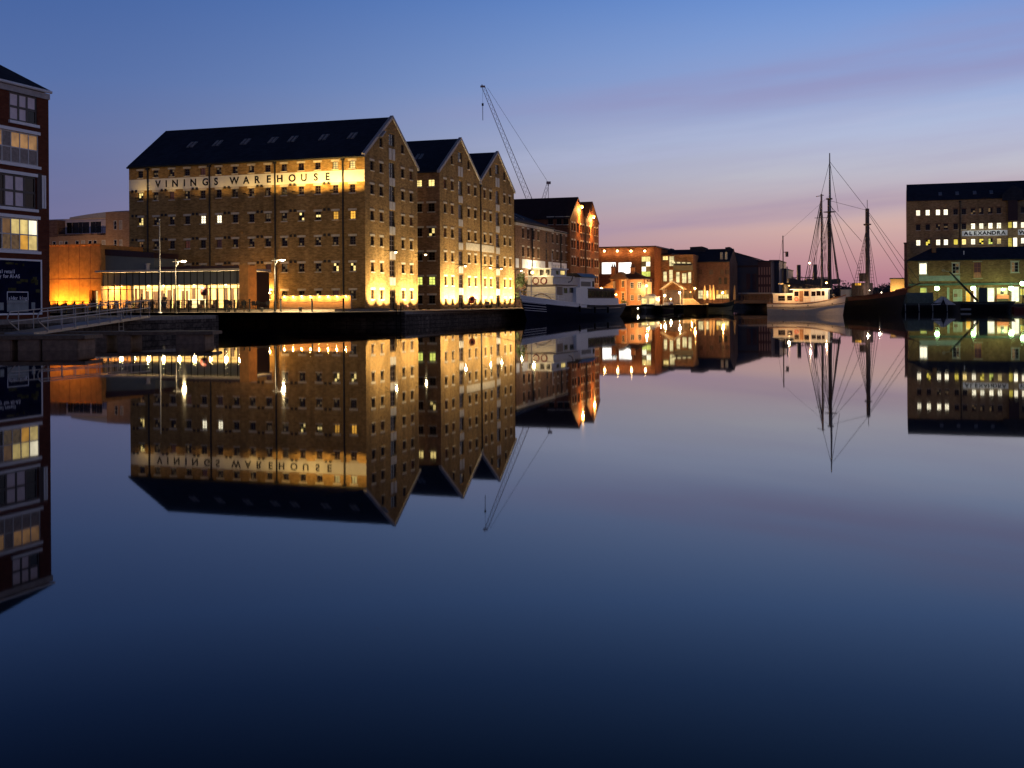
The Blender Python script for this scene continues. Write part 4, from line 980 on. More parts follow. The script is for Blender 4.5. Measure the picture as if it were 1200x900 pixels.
# ---------------------------------------------------------------- people
def person(loc, rz, label, top='dark_cloth', legs='denim', stride=.1, bagm=None):
    """standing figure grown from a joint skeleton: one continuous skin, clothing as children"""
    root = thing('person', label, 'person', loc, rz)
    def skin(name, V_, E_, m, rootv=0, parent=root):
        me = bpy.data.meshes.new(name); me.from_pydata([v[:3] for v in V_], E_, []); me.materials.append(M[m])
        o = link(name, me, parent); sm = o.modifiers.new('skin', 'SKIN'); sm.use_smooth_shade = True
        lay = me.skin_vertices[0].data
        for i_, v in enumerate(V_): lay[i_].radius = (v[3], v[4] if len(v) > 4 else v[3])
        lay[rootv].use_root = True
        ss = o.modifiers.new('sub', 'SUBSURF'); ss.levels = 1; ss.render_levels = 2
        return o
    s = stride
    Vb = [(0, 0, .95, .15, .10), (0, 0, 1.15, .135, .095), (0, 0, 1.38, .16, .105), (0, 0, 1.48, .06), (0, -.01, 1.56, .055), (0, -.015, 1.66, .085, .10), (0, -.01, 1.74, .07, .085),
          (.19, 0, 1.40, .06), (.24, .02, 1.13, .048), (.25, -.06, .90, .035), (-.19, 0, 1.40, .06), (-.24, .02, 1.13, .048), (-.25, -.06, .90, .035),
          (.09, 0, .88, .09), (.10, -s*.3, .50, .062), (.10, s*.3, .10, .045), (.10, -.14+s*.3, .04, .035),
          (-.09, 0, .88, .09), (-.10, -s*.6, .50, .062), (-.10, -s*.6+.03, .10, .045), (-.10, -.14-s*.6+.03, .04, .035)]
    Eb = [(0, 1), (1, 2), (2, 3), (3, 4), (4, 5), (5, 6), (2, 7), (7, 8), (8, 9), (2, 10), (10, 11), (11, 12), (0, 13), (13, 14), (14, 15), (15, 16), (0, 17), (17, 18), (18, 19), (19, 20)]
    skin('body', Vb, Eb, 'skin')
    g = .018
    Vj = [(0, 0, .90, .17, .12), (0, 0, 1.15, .155, .115), (0, 0, 1.38, .18, .125), (0, 0, 1.47, .085, .08), (.195, 0, 1.405, .078), (.24, .02, 1.13, .066), (.25, -.05, .95, .053), (-.195, 0, 1.405, .078), (-.24, .02, 1.13, .066), (-.25, -.05, .95, .053)]
    skin('jacket', Vj, [(0, 1), (1, 2), (2, 3), (2, 4), (4, 5), (5, 6), (2, 7), (7, 8), (8, 9)], top)
    Vt = [(0, 0, .95, .165, .115), (.09, 0, .86, .105), (.10, -s*.3, .50, .08), (.10, s*.3, .11, .068), (-.09, 0, .86, .105), (-.10, -s*.6, .50, .08), (-.10, -s*.6+.03, .11, .068)]
    skin('trousers', Vt, [(0, 1), (1, 2), (2, 3), (0, 4), (4, 5), (5, 6)], legs)
    mb = MB(); mb.sphere((0, .012, 1.715), .108, M['hair'], 12, (.9, 1.02, .85)); mb.build('hair', root, smooth=True)
    mb = MB(); mb.sphere((0, -.118, 1.655), .018, M['skin'], 8, (1, 1.2, 1.4))
    for x in (-.035, .035): mb.sphere((x, -.104, 1.69), .012, M['dark_cloth'], 8)
    for x in (-.09, .09): mb.sphere((x, 0, 1.67), .025, M['skin'], 8, (.4, .8, 1.2))
    mb.build('face_details', root, smooth=True)
    for sx in (-1, 1):       # hands with fingers
        mb = MB(); bx_ = sx*.25; mb.sphere((bx_, -.07, .87), .04, M['skin'], 8, (.45, .9, 1.2))
        for q in range(4):
            y = -.105+q*.02; L_ = (.07, .08, .078, .06)[q]
            mb.path([(bx_, y, .84), (bx_-sx*.006, y, .84-L_*.5), (bx_-sx*.02, y-.004, .84-L_)], .009, M['skin'], 6)
        mb.path([(bx_, -.105, .875), (bx_-sx*.012, -.125, .85), (bx_-sx*.02, -.125, .82)], .010, M['skin'], 6)
        mb.build('hand', root, smooth=True)
    for y0, y1, x in ((s*.3-.17, s*.3+.07, .10), (-s*.6+.03-.17, -s*.6+.10, -.10)):
        mb = MB(); mb.prism([(y0, 0), (y1, 0), (y1, .1), (y1-.1, .11), (y0, .05)], 'x', x-.05, x+.05, M['hull_black']); mb.build('shoe', root)
    return root
tw = WF(rl, (3.7, 40), (0, -1))
def onter(px): return tuple(AB(-11.8, 40-tw.sz(px, 360)[0], Q+.28))
person(onter(193), .4, 'person in dark jacket standing at the railing near the flagpole')
person(onter(166), -1.2, 'person in a black coat standing on the terrace left of the flagpole', legs='dark_cloth')
# ---------------------------------------------------------------- pontoons, gangway, ladder
def pontoon(Y, pxl, pxr, z, d, label, floats, yaw=0):
    a = at(pxl, 390, Y); b = at(pxr, 390, Y); o = thing('floating_pontoon', label, 'pontoon', (b.x, Y, 0), yaw, 'floating pontoons at the left quay'); L_ = b.x-a.x
    mb = MB(); mb.box(-L_, 0, 0, d, z-.16, z, M['deck'])
    mb.build('deck', o)
    mb = MB(); mb.box(-L_, -.05, -.05, -.003, z-.2, z-.02, M['timber']); mb.box(.003, .06, 0, d, z-.2, z-.02, M['timber']); mb.build('fender_board', o)
    for px0, px1 in floats:
        x0 = at(px0, 400, Y).x-b.x; x1 = at(px1, 400, Y).x-b.x
        import bmesh
        bm = bmesh.new(); bmesh.ops.create_cube(bm, size=1)
        for v in bm.verts: v.co = ((x0+x1)/2+v.co.x*(x1-x0), d/2-.02+v.co.y*(d-.1), (z-.2)/2-.25+v.co.z*(z-.2+.5))
        bmesh.ops.bevel(bm, geom=bm.edges[:], offset=.05, segments=2, affect='EDGES')
        me = bpy.data.meshes.new('float'); bm.to_mesh(me); bm.free(); me.materials.append(M['pontoon_float']); link('float', me, o)
    return o
pontoon(58.5, -60, 98, .76, 2.6, 'nearer floating pontoon with square concrete floats at the left edge', [(-30, 13), (20, 46.5), (48.5, 91)])
pontoon(67, -40, 248, .72, 2.2, 'longer floating pontoon behind the nearer one reaching to the quay corner', [(-10, 40), (94, 124.5), (137, 153), (205.5, 240)])
g0, g1 = at(47, 389, 66), AB(-51, -6.2)
gw = thing('gangway', 'sloping aluminium gangway with tubular handrails from pontoon up to quay', 'gangway')
A0 = Vector((g0.x, 63.2, .80)); A1 = Vector((g1.x, g1.y, Q+.14)); dv = (A1-A0); dn = Vector((dv.y, -dv.x, 0)).normalized()
mb = MB(); q = [A0+dn*.8, A1+dn*.8, A1-dn*.8, A0-dn*.8]
mb.hexa([p-Vector((0, 0, .18)) for p in q]+[p for p in q], M['grey_metal']); mb.build('walkway', gw)
for sgn in (.82, -.82):
    off = dn*sgn; mb = MB()
    for z in (1.1, .55): mb.tube(A0+dv*.04+off+Vector((0, 0, z)), A1+off+Vector((0, 0, z)), .035, M['galv'], 8)
    s0 = A0+dv*.04+off; mb.path([s0+Vector((0, 0, 1.1)), s0-dv*.012+Vector((0, 0, 1.0)), s0-dv*.02+Vector((0, 0, .75)), s0-dv*.01+Vector((0, 0, .55)), s0+dv*.05+Vector((0, 0, .02))], .035, M['galv'], 8)
    mb.build('handrail', gw)
    for i in range(10):
        mb = MB(); p = A0+dv*(.09+i*.1)+off; mb.tube(p-Vector((0, 0, .1)), p+Vector((0, 0, 1.1)), .03, M['galv'], 6); mb.build('post', gw)
# ladder fixed to the quay wall
for px, l in ((139, 'steel ladder fixed to the stone quay wall beside the gangway'),):
    r_ = ray(px, 385); p0 = AB(0, -6.5); k = (r_.x*p0.y-p0.x)/(U.x-r_.x*U.y); pt = p0+U*k-V*.22
    o = thing('quay_ladder', l, 'ladder', (pt.x, pt.y, 0), TH)
    for x in (-.25, .25): mb = MB(); mb.tube((x, 0, -.6), (x, 0, Q+.9), .04, M['limestone'], 6); mb.build('stile', o)
    for i in range(8): mb = MB(); mb.tube((-.25, 0, -.4+i*.28), (.25, 0, -.4+i*.28), .02, M['galv'], 5); mb.build('rung', o)
r_ = ray(468, 375); p0 = AB(-16, 0); k = (r_.x*p0.y-p0.x)/(V.x-r_.x*V.y); pt = p0+V*k-U*.2
o = thing('quay_ladder', 'dark ladder in the wall below the floodlit gable, near the quay corner', 'ladder', (pt.x, pt.y, 0), TH+pi/2)
for x in (-.25, .25): mb = MB(); mb.tube((x, 0, -.6), (x, 0, Q+.9), .04, M['black_metal'], 6); mb.build('stile', o)
for i in range(8): mb = MB(); mb.tube((-.25, 0, -.4+i*.28), (.25, 0, -.4+i*.28), .02, M['black_metal'], 5); mb.build('rung', o)
# planter / bicycles by the gable corner and bench by the second gable
def bicycle(pos, rz, label):
    o = thing('bicycle', label, 'bicycle', pos, rz, 'bicycles leaning by the gable door')
    for x in (-.52, .52):
        mb = MB(); n = 16
        ring = [(x+.33*cos(2*pi*i_/n), 0, .34+.33*sin(2*pi*i_/n)) for i_ in range(n+1)]; mb.path(ring, .02, M['black_metal'], 5)
        for i_ in range(0, n, 2): mb.tube((x, 0, .34), ring[i_], .006, M['galv'], 4)
        mb.build('wheel', o)
    mb = MB(); mb.path([(-.52, 0, .34), (-.12, 0, .32), (.38, 0, .78), (-.2, 0, .8), (-.12, 0, .32)], .02, M['dark_red'], 6); mb.path([(-.52, 0, .34), (-.2, 0, .8)], .015, M['dark_red'], 6); mb.path([(.52, 0, .34), (.38, 0, .78), (.36, 0, .98)], .02, M['dark_red'], 6); mb.build('frame', o)
    mb = MB(); mb.tube((.36, -.28, 1.0), (.36, .28, 1.0), .016, M['black_metal'], 6); mb.build('handlebar', o)
    mb = MB(); mb.sphere((-.22, 0, .88), .12, M['black_metal'], 8, (1.2, .7, .4)); mb.build('saddle', o)
w_ = AB(7.2, -1.3, Q); bicycle(tuple(w_), TH, 'dark bicycle parked in front of the long warehouse gable door')
w_ = AB(9.2, -1.2, Q); bicycle(tuple(w_), TH+.2, 'second dark bicycle parked just right of the gable door')
def bench(a, b, label):
    o = thing('bench', label, 'bench', tuple(AB(a, b, Q)), TH)
    mb = MB(); mb.box(-.9, .9, -.22, .22, .42, .48, M['timber']); mb.build('seat', o); mb = MB(); mb.box(-.9, .9, .2, .26, .55, .95, M['timber']); mb.build('backrest', o)
    for x in (-.75, .75): mb = MB(); mb.box(x-.04, x+.04, -.2, .26, 0, .415, M['black_metal']); mb.build('leg', o)
bench(36.8, -2.2, 'dark timber bench against the floodlit twin gables'); 
G = -(pi/2-TH)
def fbld(name, label, cat, px, Y, z=Q, rz=G, group=None): return thing(name, label, cat, (at(px, 360, Y).x, Y, z), rz, group)
# ---------------------------------------------------------------- tower crane far behind
cr = thing('tower_crane', 'tall luffing tower crane far behind the gabled warehouses', 'crane', (at(631, 360, 420).x, 420, Q))
def cp(px, py, dy=0): p = at(px, py, 420); return Vector((p.x-cr.location.x, dy, p.z-Q))
def lattice(mb, a, b, w0, w1, n, m, r=.09):
    d = (b-a); side_ = d.cross(Vector((0, 1, 0))).normalized(); y = Vector((0, 1, 0))
    def c(t, i): w = w0+(w1-w0)*t; return a+d*t+side_*w*(1, 1, -1, -1)[i]+y*w*(1, -1, -1, 1)[i]
    for i in range(4): mb.tube(c(0, i), c(1, i), r, m, 4)
    for j in range(n):
        t0, t1 = j/n, (j+1)/n
        for i in range(4):
            k = (i+1) % 4; mb.tube(c(t0, i), c(t1, k) if j % 2 else c(t1, k), r*.55, m, 4)
J0, J1 = cp(627, 250), cp(566.5, 102)
mb = MB(); lattice(mb, J0, J1, 1.05, .55, 26, M['crane_paint']); mb.build('jib', cr)
mb = MB(); mb.box(J1.x-1.1, J1.x+.6, -.4, .4, J1.z-.1, J1.z+.5, M['crane_paint']); mb.sphere((J1.x-.5, 0, J1.z+.75), .22, M['crane_paint']); mb.build('jib_head', cr)
mb = MB(); mb.tube((J1.x-.3, 0, J1.z), (J1.x-.3, 0, cp(566, 122).z), .05, M['black_metal'], 4); mb.box(J1.x-.65, J1.x+.05, -.2, .2, cp(566, 124).z, cp(566, 121).z, M['black_metal']); mb.tube((J1.x-.3, 0, cp(566, 124).z), (J1.x-.3, 0, cp(566, 141).z), .11, M['black_metal'], 5); mb.build('hook_block', cr)
A1_ = cp(642.5, 214); mb = MB(); lattice(mb, cp(633, 246), A1_, .7, .4, 7, M['crane_paint']); mb.tube(A1_, A1_+Vector((0, 0, -11)), .12, M['crane_paint'], 4); mb.box(A1_.x-.7, A1_.x+.9, -.5, .5, A1_.z-.5, A1_.z+.4, M['crane_paint']); mb.build('back_mast', cr)
mb = MB(); mb.tube(J1+Vector((1.5, 0, -.3)), A1_, .07, M['black_metal'], 4); mb.build('pendant_rope', cr)
tz = cp(631, 252).z; mb = MB(); lattice(mb, Vector((0, 0, 0)), Vector((0, 0, tz-1)), 1.1, 1.1, 18, M['crane_paint']); mb.build('tower', cr)
mb = MB(); mb.box(-2, 5.5, -1.4, 1.4, tz-1, tz+.6, M['crane_paint']); mb.box(-2.5, -.5, -1.2, -.1, tz+.65, tz+2.8, M['grey_metal']); mb.build('slewing_platform', cr)
# ---------------------------------------------------------------- college with the big lit windows
co = fbld('college_building', 'flat roofed brown brick college with two big white lit windows', 'building', 700.3, 266)
cw = WF(co, (0, 0), (1, 0)); k1 = cw.sz(767, 320)[0]; zt = cw.sz(735, 290.3)[1]; holes = []
def big(px0, px1, y0, y1, mat, nx, ny, name='window', fr='sash'):
    ka, za = cw.sz(px0, y1); kb, zb = cw.sz(px1, y0); holes.append(((ka+kb)/2, (za+zb)/2, kb-ka, zb-za))
    return window(co, cw, (ka+kb)/2, (za+zb)/2, kb-ka, zb-za, mat, nx, ny, fr, .25, name=name, fw=.08, bw=.06)
big(704.8, 721.7, 307, 321.5, 'white_lit', 1, 1); big(724.3, 740, 307, 321, 'white_lit', 1, 1); big(701.6, 703.2, 307, 321.5, 'warm_dim', 1, 1)
big(751.5, 762.2, 300.2, 324.5, ['greenish', 'pale', 'dim_grey', 'warm', 'greenish', 'warm_dim', 'pale', 'warm'], 2, 4)
big(745, 750.5, 333, 352, 'warm', 1, 2)
mb = MB(); addwall(mb, cw, k1, zt, holes, M['red_brick'], rev=.25)
addwall(mb, WF(co, (k1, 0), (0, 1)), 16, zt, [], M['red_brick']); addwall(mb, WF(co, (0, 16), (0, -1)), 16, zt, [], M['red_brick']); addwall(mb, WF(co, (k1, 16), (-1, 0)), k1, zt, [], M['red_brick'])
mb.build('wall', co, recalc=False)
mb = MB(); mb.box(-.4, k1+.5, -.7, 16.3, zt+.005, zt+.3, M['dark_panel']); mb.build('roof', co)
for px in (708.8, 723.9, 740, 756.2):
    k, z = cw.sz(px, 294.2); mb = MB(); mb.sphere((k, -.45, z), .26, M['bulb_warm'], 8); mb.box(k-.05, k+.05, -.45, 0, z+.22, z+.3, M['black_metal']); b = mb.build('soffit_light', co); lamp(b, (k, -.8, z-.1), 55, (1, .62, .25), r=.15)
# glazed atrium
ag = thing('glazed_atrium', 'glazed atrium with sloping lit rooflights between college and dark brick range', 'building', (at(768.5, 360, 270).x, 270, Q), G)
aw_ = WF(ag, (0, 0), (1, 0)); kE = aw_.sz(812, 330)[0]
def apx(px, py): return aw_.sz(px, py)
mb = MB()
kx = 0; z0 = 0; z1 = apx(775, 297)[1]; k2 = apx(776, 300)[0]
cells = [('atrium', 768.8, 774.5, 299, 322), ('atrium', 768.8, 774.5, 322, 341), ('atrium', 777, 781.5, 318, 330), ('atrium', 784, 788.5, 316, 332), ('atrium', 792, 796.5, 318.5, 331.5), ('atrium', 799, 804.5, 320, 332), ('atrium', 806, 810, 318.5, 332), ('warm', 776.5, 783, 300, 305), ('atrium', 784, 790, 300, 312), ('warm_dim', 769, 774.5, 342, 353), ('warm_dim', 801, 806, 341, 350), ('warm_dim', 807, 811, 341, 350)]
holes = []
zt2 = apx(790, 298.5)[1]
for m_, a, b, c, d in cells:
    ka, za = apx(a, d); kb, zb = apx(b, c); h = ((ka+kb)/2, (za+zb)/2, kb-ka, zb-za); holes.append(h); window(ag, aw_, h[0], h[1], h[2], h[3], m_, 1 if h[2] < 1 else 2, 3 if h[3] > 2 else 2, 'sash', .2)
addwall(mb, aw_, kE, zt2, holes, M['brown_brick'], rev=.2); addwall(mb, WF(ag, (kE, 0), (0, 1)), 8, zt2, [], M['brown_brick']); mb.build('wall', ag, recalc=False)
mb = MB(); mb.prism([(-.5, zt2), (0, zt2+.35), (9, zt2+.5), (9, zt2)], 'x', -.3, kE*.45, M['dark_panel']); mb.prism([(-1.2, apx(800, 311)[1]), (-.003, apx(800, 309.5)[1]), (-.003, apx(800, 317)[1]), (-.5, apx(800, 317)[1])], 'x', kE*.5, kE, M['grey_panel']); mb.build('canopy', ag)
zb_, zt_ = apx(795, 309.5)[1], apx(795, 299.5)[1]
for i, px in enumerate((785.5, 791.5, 797.5, 803.5)):
    ka = apx(px, 305)[0]; w_ = .95
    mb = MB(); p = [(ka+.5, -.8, zb_), (ka+w_+.5, -.8, zb_), (ka+w_-.6, 2.0, zt_-i*.3), (ka-.6, 2.0, zt_-i*.3)]; mb.hexa([(q[0], q[1], q[2]-.08) for q in p]+p, M['sash'])
    q = [(x_, y_-.01, z_+.012) for x_, y_, z_ in p]; c_ = [sum(v[j] for v in q)/4 for j in range(3)]
    mb.poly([tuple(c_[j]+(v[j]-c_[j])*.86 for j in range(3)) for v in q], M['atrium']); mb.build('rooflight', ag)
# ---------------------------------------------------------------- long brick range and sheds behind the canal mouth
lg = thing('brick_range', 'long dark brick range with slate roof and lit ground floor windows by the canal mouth', 'building', (at(811, 360, 274).x, 274, Q), G)
lw2 = WF(lg, (0, 0), (1, 0)); kR = lw2.sz(855, 330)[0]; ze = lw2.sz(832, 307)[1]; zr = lw2.sz(832, 291.5)[1]; holes = []
def lwin(px0, px1, y0, y1, mat, nx=2, ny=3, name='window'):
    ka, za = lw2.sz(px0, y1); kb, zb = lw2.sz(px1, y0); h = ((ka+kb)/2, (za+zb)/2, kb-ka, zb-za); holes.append(h); window(lg, lw2, h[0], h[1], h[2], h[3], mat, nx, ny, 'sash', .2, name=name, fw=.05)
lwin(818, 823.8, 340.3, 350, 'atrium'); lwin(825.2, 830.2, 340.3, 350, 'atrium'); lwin(839, 854, 339.8, 350, ['warm', 'amber', 'warm', 'warm_dim']*3, 6, 2); lwin(832, 834.5, 341, 346, 'warm_dim', 1, 2)
for px in (818.5, 831, 844, 850):
    lwin(px, px+4.5, 316, 321.5, 'dim_red', 2, 2)
for px in (842, 848.5): lwin(px, px+3.5, 325, 333, 'pane', 2, 2)
mb = MB(); addwall(mb, lw2, kR, ze, holes, M['dark_brick']); addwall(mb, WF(lg, (kR, 0), (0, 1)), 14, ze, [], M['dark_brick'], (7, zr)); mb.build('wall', lg, recalc=False)
kL_ = lw2.sz(776, 300)[0]
mb = MB(); gable_roof(mb, kL_, kR+.1, -.2, 14.2, ze, zr, 'x', M['slate']); rf2 = mb.build('roof', lg)
mb = MB()
for px0, px1, py in ((804, 823, 287.8), (846, 852.5, 288.2), (778, 783, 290)):
    ka, kb = lw2.sz(px0, 300)[0], lw2.sz(px1, 300)[0]; z_ = lw2.sz(px0, py)[1]; mb = MB(); mb.prism([(ka, zr-1), (kb, zr-1), (kb, z_-.35), (kb-(kb-ka)*.25, z_), (ka, z_-.1)], 'y', 5.5, 9, M['slate']); mb.build('roof_lantern', rf2)
for px in (845, 850.5):
    k = lw2.sz(px, 302)[0]; z_ = lw2.sz(px, 306)[1]; mb = MB(); mb.box(k-.3, k+.3, .6, 1.0, z_, z_+2.1, M['canvas_grey']); mb.build('dormer_window', rf2)
# sheds
def shed(px0, px1, Y, ytopL, ytopR, mat, label, depth=20, cap=None, name='shed'):
    o = thing(name, label, 'building', (at(px0, 360, Y).x, Y, Q), G); w_ = WF(o, (0, 0), (1, 0)); k = w_.sz(px1, 330)[0]; zl = w_.sz(px0, ytopL)[1]; zr_ = w_.sz(px1, ytopR)[1]
    mb = MB(); mb.prism([(0, 0), (k, 0), (k, zr_), (0, zl)], 'y', 0, depth, M[mat]); mb.build('wall', o)
    mb = MB(); mb.prism([(-.15, zl+.005), (k+.15, zr_+.005), (k+.15, zr_+.3), (-.15, zl+.3)], 'y', -.3, depth, M['slate']); mb.build('roof', o)
    return o, w_, k, zl, zr_
sh1 = shed(851, 890, 292, 293.5, 305, 'blue_shed', 'dark bluish shed with a roof sloping down to the right behind the bridge')
mb = MB(); k_, z_ = sh1[1].sz(868, 312); mb.box(0.1, sh1[2]-.1, -.12, -.01, z_-.3, z_+.2, M['dark_panel']); mb.build('string_course', sh1[0])
for px in (877, 884): 
    k_, z_ = sh1[1].sz(px, 330); mb = MB(); mb.box(k_-.5, k_+.5, -.05, -.004, z_-2, z_+2, M['purple_shed']); mb.build('door', sh1[0])
sh2 = shed(888.5, 903.5, 289, 306.5, 307, 'purple_shed', 'dull red building with tall narrow window bays behind the bridge')
for i in range(5):
    k_ = sh2[2]*(i+.5)/5
    for y0, y1 in ((313, 322), (325, 333), (336, 344)):
        za, zb2 = sh2[1].sz(896, y1)[1], sh2[1].sz(896, y0)[1]; o_ = sh2[1].put(link('window', boxmesh('window', 'render_pink', -.17, .17, -.05, -.004, 0, round(zb2-za, 1)), sh2[0]), k_, za)
sh3 = shed(902.5, 913, 297, 306, 306, 'blue_shed', 'blue grey block right of the dull red building')
sh4 = shed(912, 922, 305, 316, 316, 'blue_shed', 'lowest blue grey block at the right end of the canal sheds')
# timber pavilion, parasols
hut = thing('timber_shelter', 'small timber shelter with a pale pitched roof on the quay left of the ramp', 'shelter', (at(789, 360, 259).x, 259, Q), G)
mb = MB(); mb.prism([(-2.7, 3.5), (0, 5.4), (2.7, 3.5), (2.7, 3.35), (0, 5.2), (-2.7, 3.35)], 'y', -2, 2, M['canvas_tan']); mb.build('roof', hut)
for x in (-1.9, 1.9):
    for y in (-1.6, 1.6): mb = MB(); mb.box(x-.12, x+.12, y-.12, y+.12, 0, 3.6, M['timber']); mb.build('post', hut)
mb = MB(); mb.box(-1.75, 1.75, 1.5, 1.6, .02, 3.3, M['interior_dark']); mb.build('back_panel', hut)
for px, l in ((826, 'closed tan parasol at the foot of the ramp'), (832.3, 'closed tan parasol second from the ramp'), (836.2, 'closed tan parasol nearest the dark boat'), (863.5, 'closed pale parasol standing alone near the bridge')):
    p = at(px, 360, 264); o = thing('closed_parasol', l, 'parasol', (p.x, 264 if px < 850 else 272, Q), 0, 'closed parasols by the canal mouth')
    if px > 850: o.location.x = at(px, 360, 272).x-.5; o.location.z = Q
    mb = MB(); mb.lathe([(.22, 1.0), (.36, 1.2), (.26, 3.0), (.08, 4.4)], (0, 0, 0), M['canvas_tan'], 8); mb.build('canopy', o); mb = MB(); mb.tube((0, 0, .02), (0, 0, 1.05), .04, M['timber'], 6); mb.lathe([(.3, 0), (.3, .1)], (0, 0, .0), M['black_metal'], 8); mb.build('pole', o)
# lit ramp wall
rp = thing('ramp_wall', 'orange lit stone ramp wall stepping down to the low quay', 'wall', (at(801, 360, 253.5).x, 253.5, 0), 0)
rwf = WF(rp, (0, 0), (1, 0)); ka = 0; kb = rwf.sz(812.5, 355)[0]; kc = rwf.sz(824.5, 360)[0]; zA_ = rwf.sz(806, 350.8)[1]; zB_ = rwf.sz(824, 360)[1]; ke = rwf.sz(855, 360)[0]
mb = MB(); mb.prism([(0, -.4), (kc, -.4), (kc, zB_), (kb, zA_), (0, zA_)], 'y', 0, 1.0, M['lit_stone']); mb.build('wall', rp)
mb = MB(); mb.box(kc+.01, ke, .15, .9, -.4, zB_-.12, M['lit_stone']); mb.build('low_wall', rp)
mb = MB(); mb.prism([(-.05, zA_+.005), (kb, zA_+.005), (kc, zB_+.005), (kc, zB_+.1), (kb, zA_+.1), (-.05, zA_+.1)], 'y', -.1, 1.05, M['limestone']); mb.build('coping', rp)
mb = MB(); mb.tube((1.2, .3, zA_), (1.2, .3, zA_+1.6), .04, M['black_metal'], 6); mb.tube((1.2, .3, zA_+1.6), (1.2, -2.4, zA_+1.7), .03, M['black_metal'], 6); mb.sphere((1.2, -2.4, zA_+1.6), .10, M['bulb_orange'], 8); b_ = mb.build('lamp_bracket', rp); lamp(b_, (1.4, -2.6, zA_+.5), 330, OR, r=.1)  # arm lamp added over the water to light the ramp wall orange
# bridge
br = thing('lift_bridge', 'low dark bridge with railings across the canal mouth', 'bridge', (at(854, 360, 277).x, 277, 0), 0)
bw_ = at(906, 360, 277).x-br.location.x
mb = MB(); mb.box(-1, bw_+2, 0, 5, 1.75, 2.15, M['brown_brick']); mb.box(-1, bw_+2, -.12, -.004, 1.5, 2.3, M['dark_spar']); mb.build('deck', br)
for i in range(18):
    x = -.8+(bw_+2.4)*i/17; mb = MB(); mb.box(x-.06, x+.06, .05, .17, 2.15, 3.35, M['timber']); mb.build('post', br)
mb = MB(); mb.box(-.9, bw_+1.8, .03, .19, 3.355, 3.5, M['timber']); mb.box(-.9, bw_+1.8, .08, .14, 2.7, 2.78, M['timber']); mb.build('rail', br)
for px, l in ((897, 'long low flat roofed kiosk beside the bridge'),):
    o = thing('kiosk', l, 'kiosk', (at(872, 360, 283).x, 283, Q), 0); w_ = at(905, 360, 283).x-o.location.x
    mb = MB(); mb.box(0, w_, 0, 4, 0, 2.4, M['dull_brick']); mb.build('wall', o); mb = MB(); mb.box(-.6, w_+.4, -.8, 4.2, 2.41, 2.75, M['coping']); mb.build('roof', o)
# ---------------------------------------------------------------- orange lit cottage
ct = thing('cottage', 'small orange lit cottage with two chimneys in front of the college', 'house', (at(716, 360, 252).x, 252, Q), G)
cwf = WF(ct, (0, 0), (1, 0)); kw_ = cwf.sz(754, 340)[0]; ze = cwf.sz(735, 327.5)[1]; zr = cwf.sz(735, 318)[1]
kg = cwf.sz(733, 340)[0]; holes = []
for px in (730,):
    for y0, y1 in ((329, 336.5), (343, 352)):
        ka, za = cwf.sz(px-1.5, y1); kb, zb = cwf.sz(px+1.5, y0); h = ((ka+kb)/2, (za+zb)/2, kb-ka, zb-za); holes.append(h); window(ct, cwf, *h[:2], h[2], h[3], 'pane', 2, 3, 'sash_white', .12, sill='limestone', lintel='limestone')
mb = MB(); addwall(mb, cwf, kg, ze, holes, M['cottage_orange'], rev=.12); addwall(mb, WF(ct, (kg, 0), (0, 1)), 1.2, ze, [], M['cottage_pink'])
hr = []; rwf2 = WF(ct, (kg, 1.2), (1, 0)); 
for f in (.3, .72):
    for z_ in (1.6, 4.3): hr.append(((kw_-kg)*f, z_, .8, 1.25)); window(ct, rwf2, (kw_-kg)*f, z_, .8, 1.25, 'pane', 2, 3, 'sash_white', .12)
addwall(mb, rwf2, kw_-kg, ze, hr, M['cottage_pink'], rev=.12); addwall(mb, WF(ct, (kw_, 1.2), (0, 1)), 6, ze, [], M['cottage_pink']); addwall(mb, WF(ct, (0, 7), (0, -1)), 7, ze, [], M['cottage_orange']); addwall(mb, WF(ct, (kw_, 7.2), (-1, 0)), kw_, ze, [], M['cottage_pink'])
mb.build('wall', ct, recalc=False)
mb = MB(); hip_roof(mb, 0, kg, 0, 7, ze, zr, M['tile_roof'], over=.5); hip_roof(mb, kg-2, kw_, 1.2, 7.2, ze+.05, zr+.1, M['slate_red'], over=.3); rf3 = mb.build('roof', ct)
for px, m_ in ((714.6, 'cottage_orange'), (737.5, 'cottage_pink')):
    k = cwf.sz(px, 320)[0]; zt = cwf.sz(px, 313)[1]; mb = MB(); mb.box(k-.45, k+.45, 3, 3.9, ze, zt, M[m_]); mb.box(k-.55, k+.55, 2.9, 4.0, zt+.003, zt+.18, M['dark_panel']); c_ = mb.build('chimney', rf3)
    for d in (-.25, .25): mb = MB(); mb.lathe([(.17, 0), (.13, .55)], (k+d, 3.45, zt+.18), M['dark_panel'], 8); mb.build('chimney_pot', c_)
lo = thing('outhouse', 'low lean-to orange outhouse on the left side of the cottage', 'outhouse', (at(702, 360, 250).x, 250, Q), G)
mb = MB(); mb.box(0, 2.6, .5, 6, 0, 3.3, M['cottage_orange']); mb.build('wall', lo); mb = MB(); mb.prism([(-.3, 3.305), (3, 3.305), (3, 5.2)], 'y', .3, 6.1, M['tile_roof']); mb.build('roof', lo)
gv = thing('gable_house', 'pale yellow lit gable wall of a low house right of the cottage', 'house', (at(746, 360, 254).x, 254, Q), G)
mb = MB(); gwf = WF(gv, (0, 0), (1, 0)); addwall(mb, gwf, 2.4, 5.2, [(1.2, 1.2, .9, 2.1)], M['orange_wall'], (1.2, 6.0), rev=.15); addwall(mb, WF(gv, (2.4, 0), (0, 1)), 5, 5.2, [], M['orange_wall']); addwall(mb, WF(gv, (0, 5), (0, -1)), 5, 5.2, [], M['orange_wall']); mb.build('wall', gv, recalc=False)
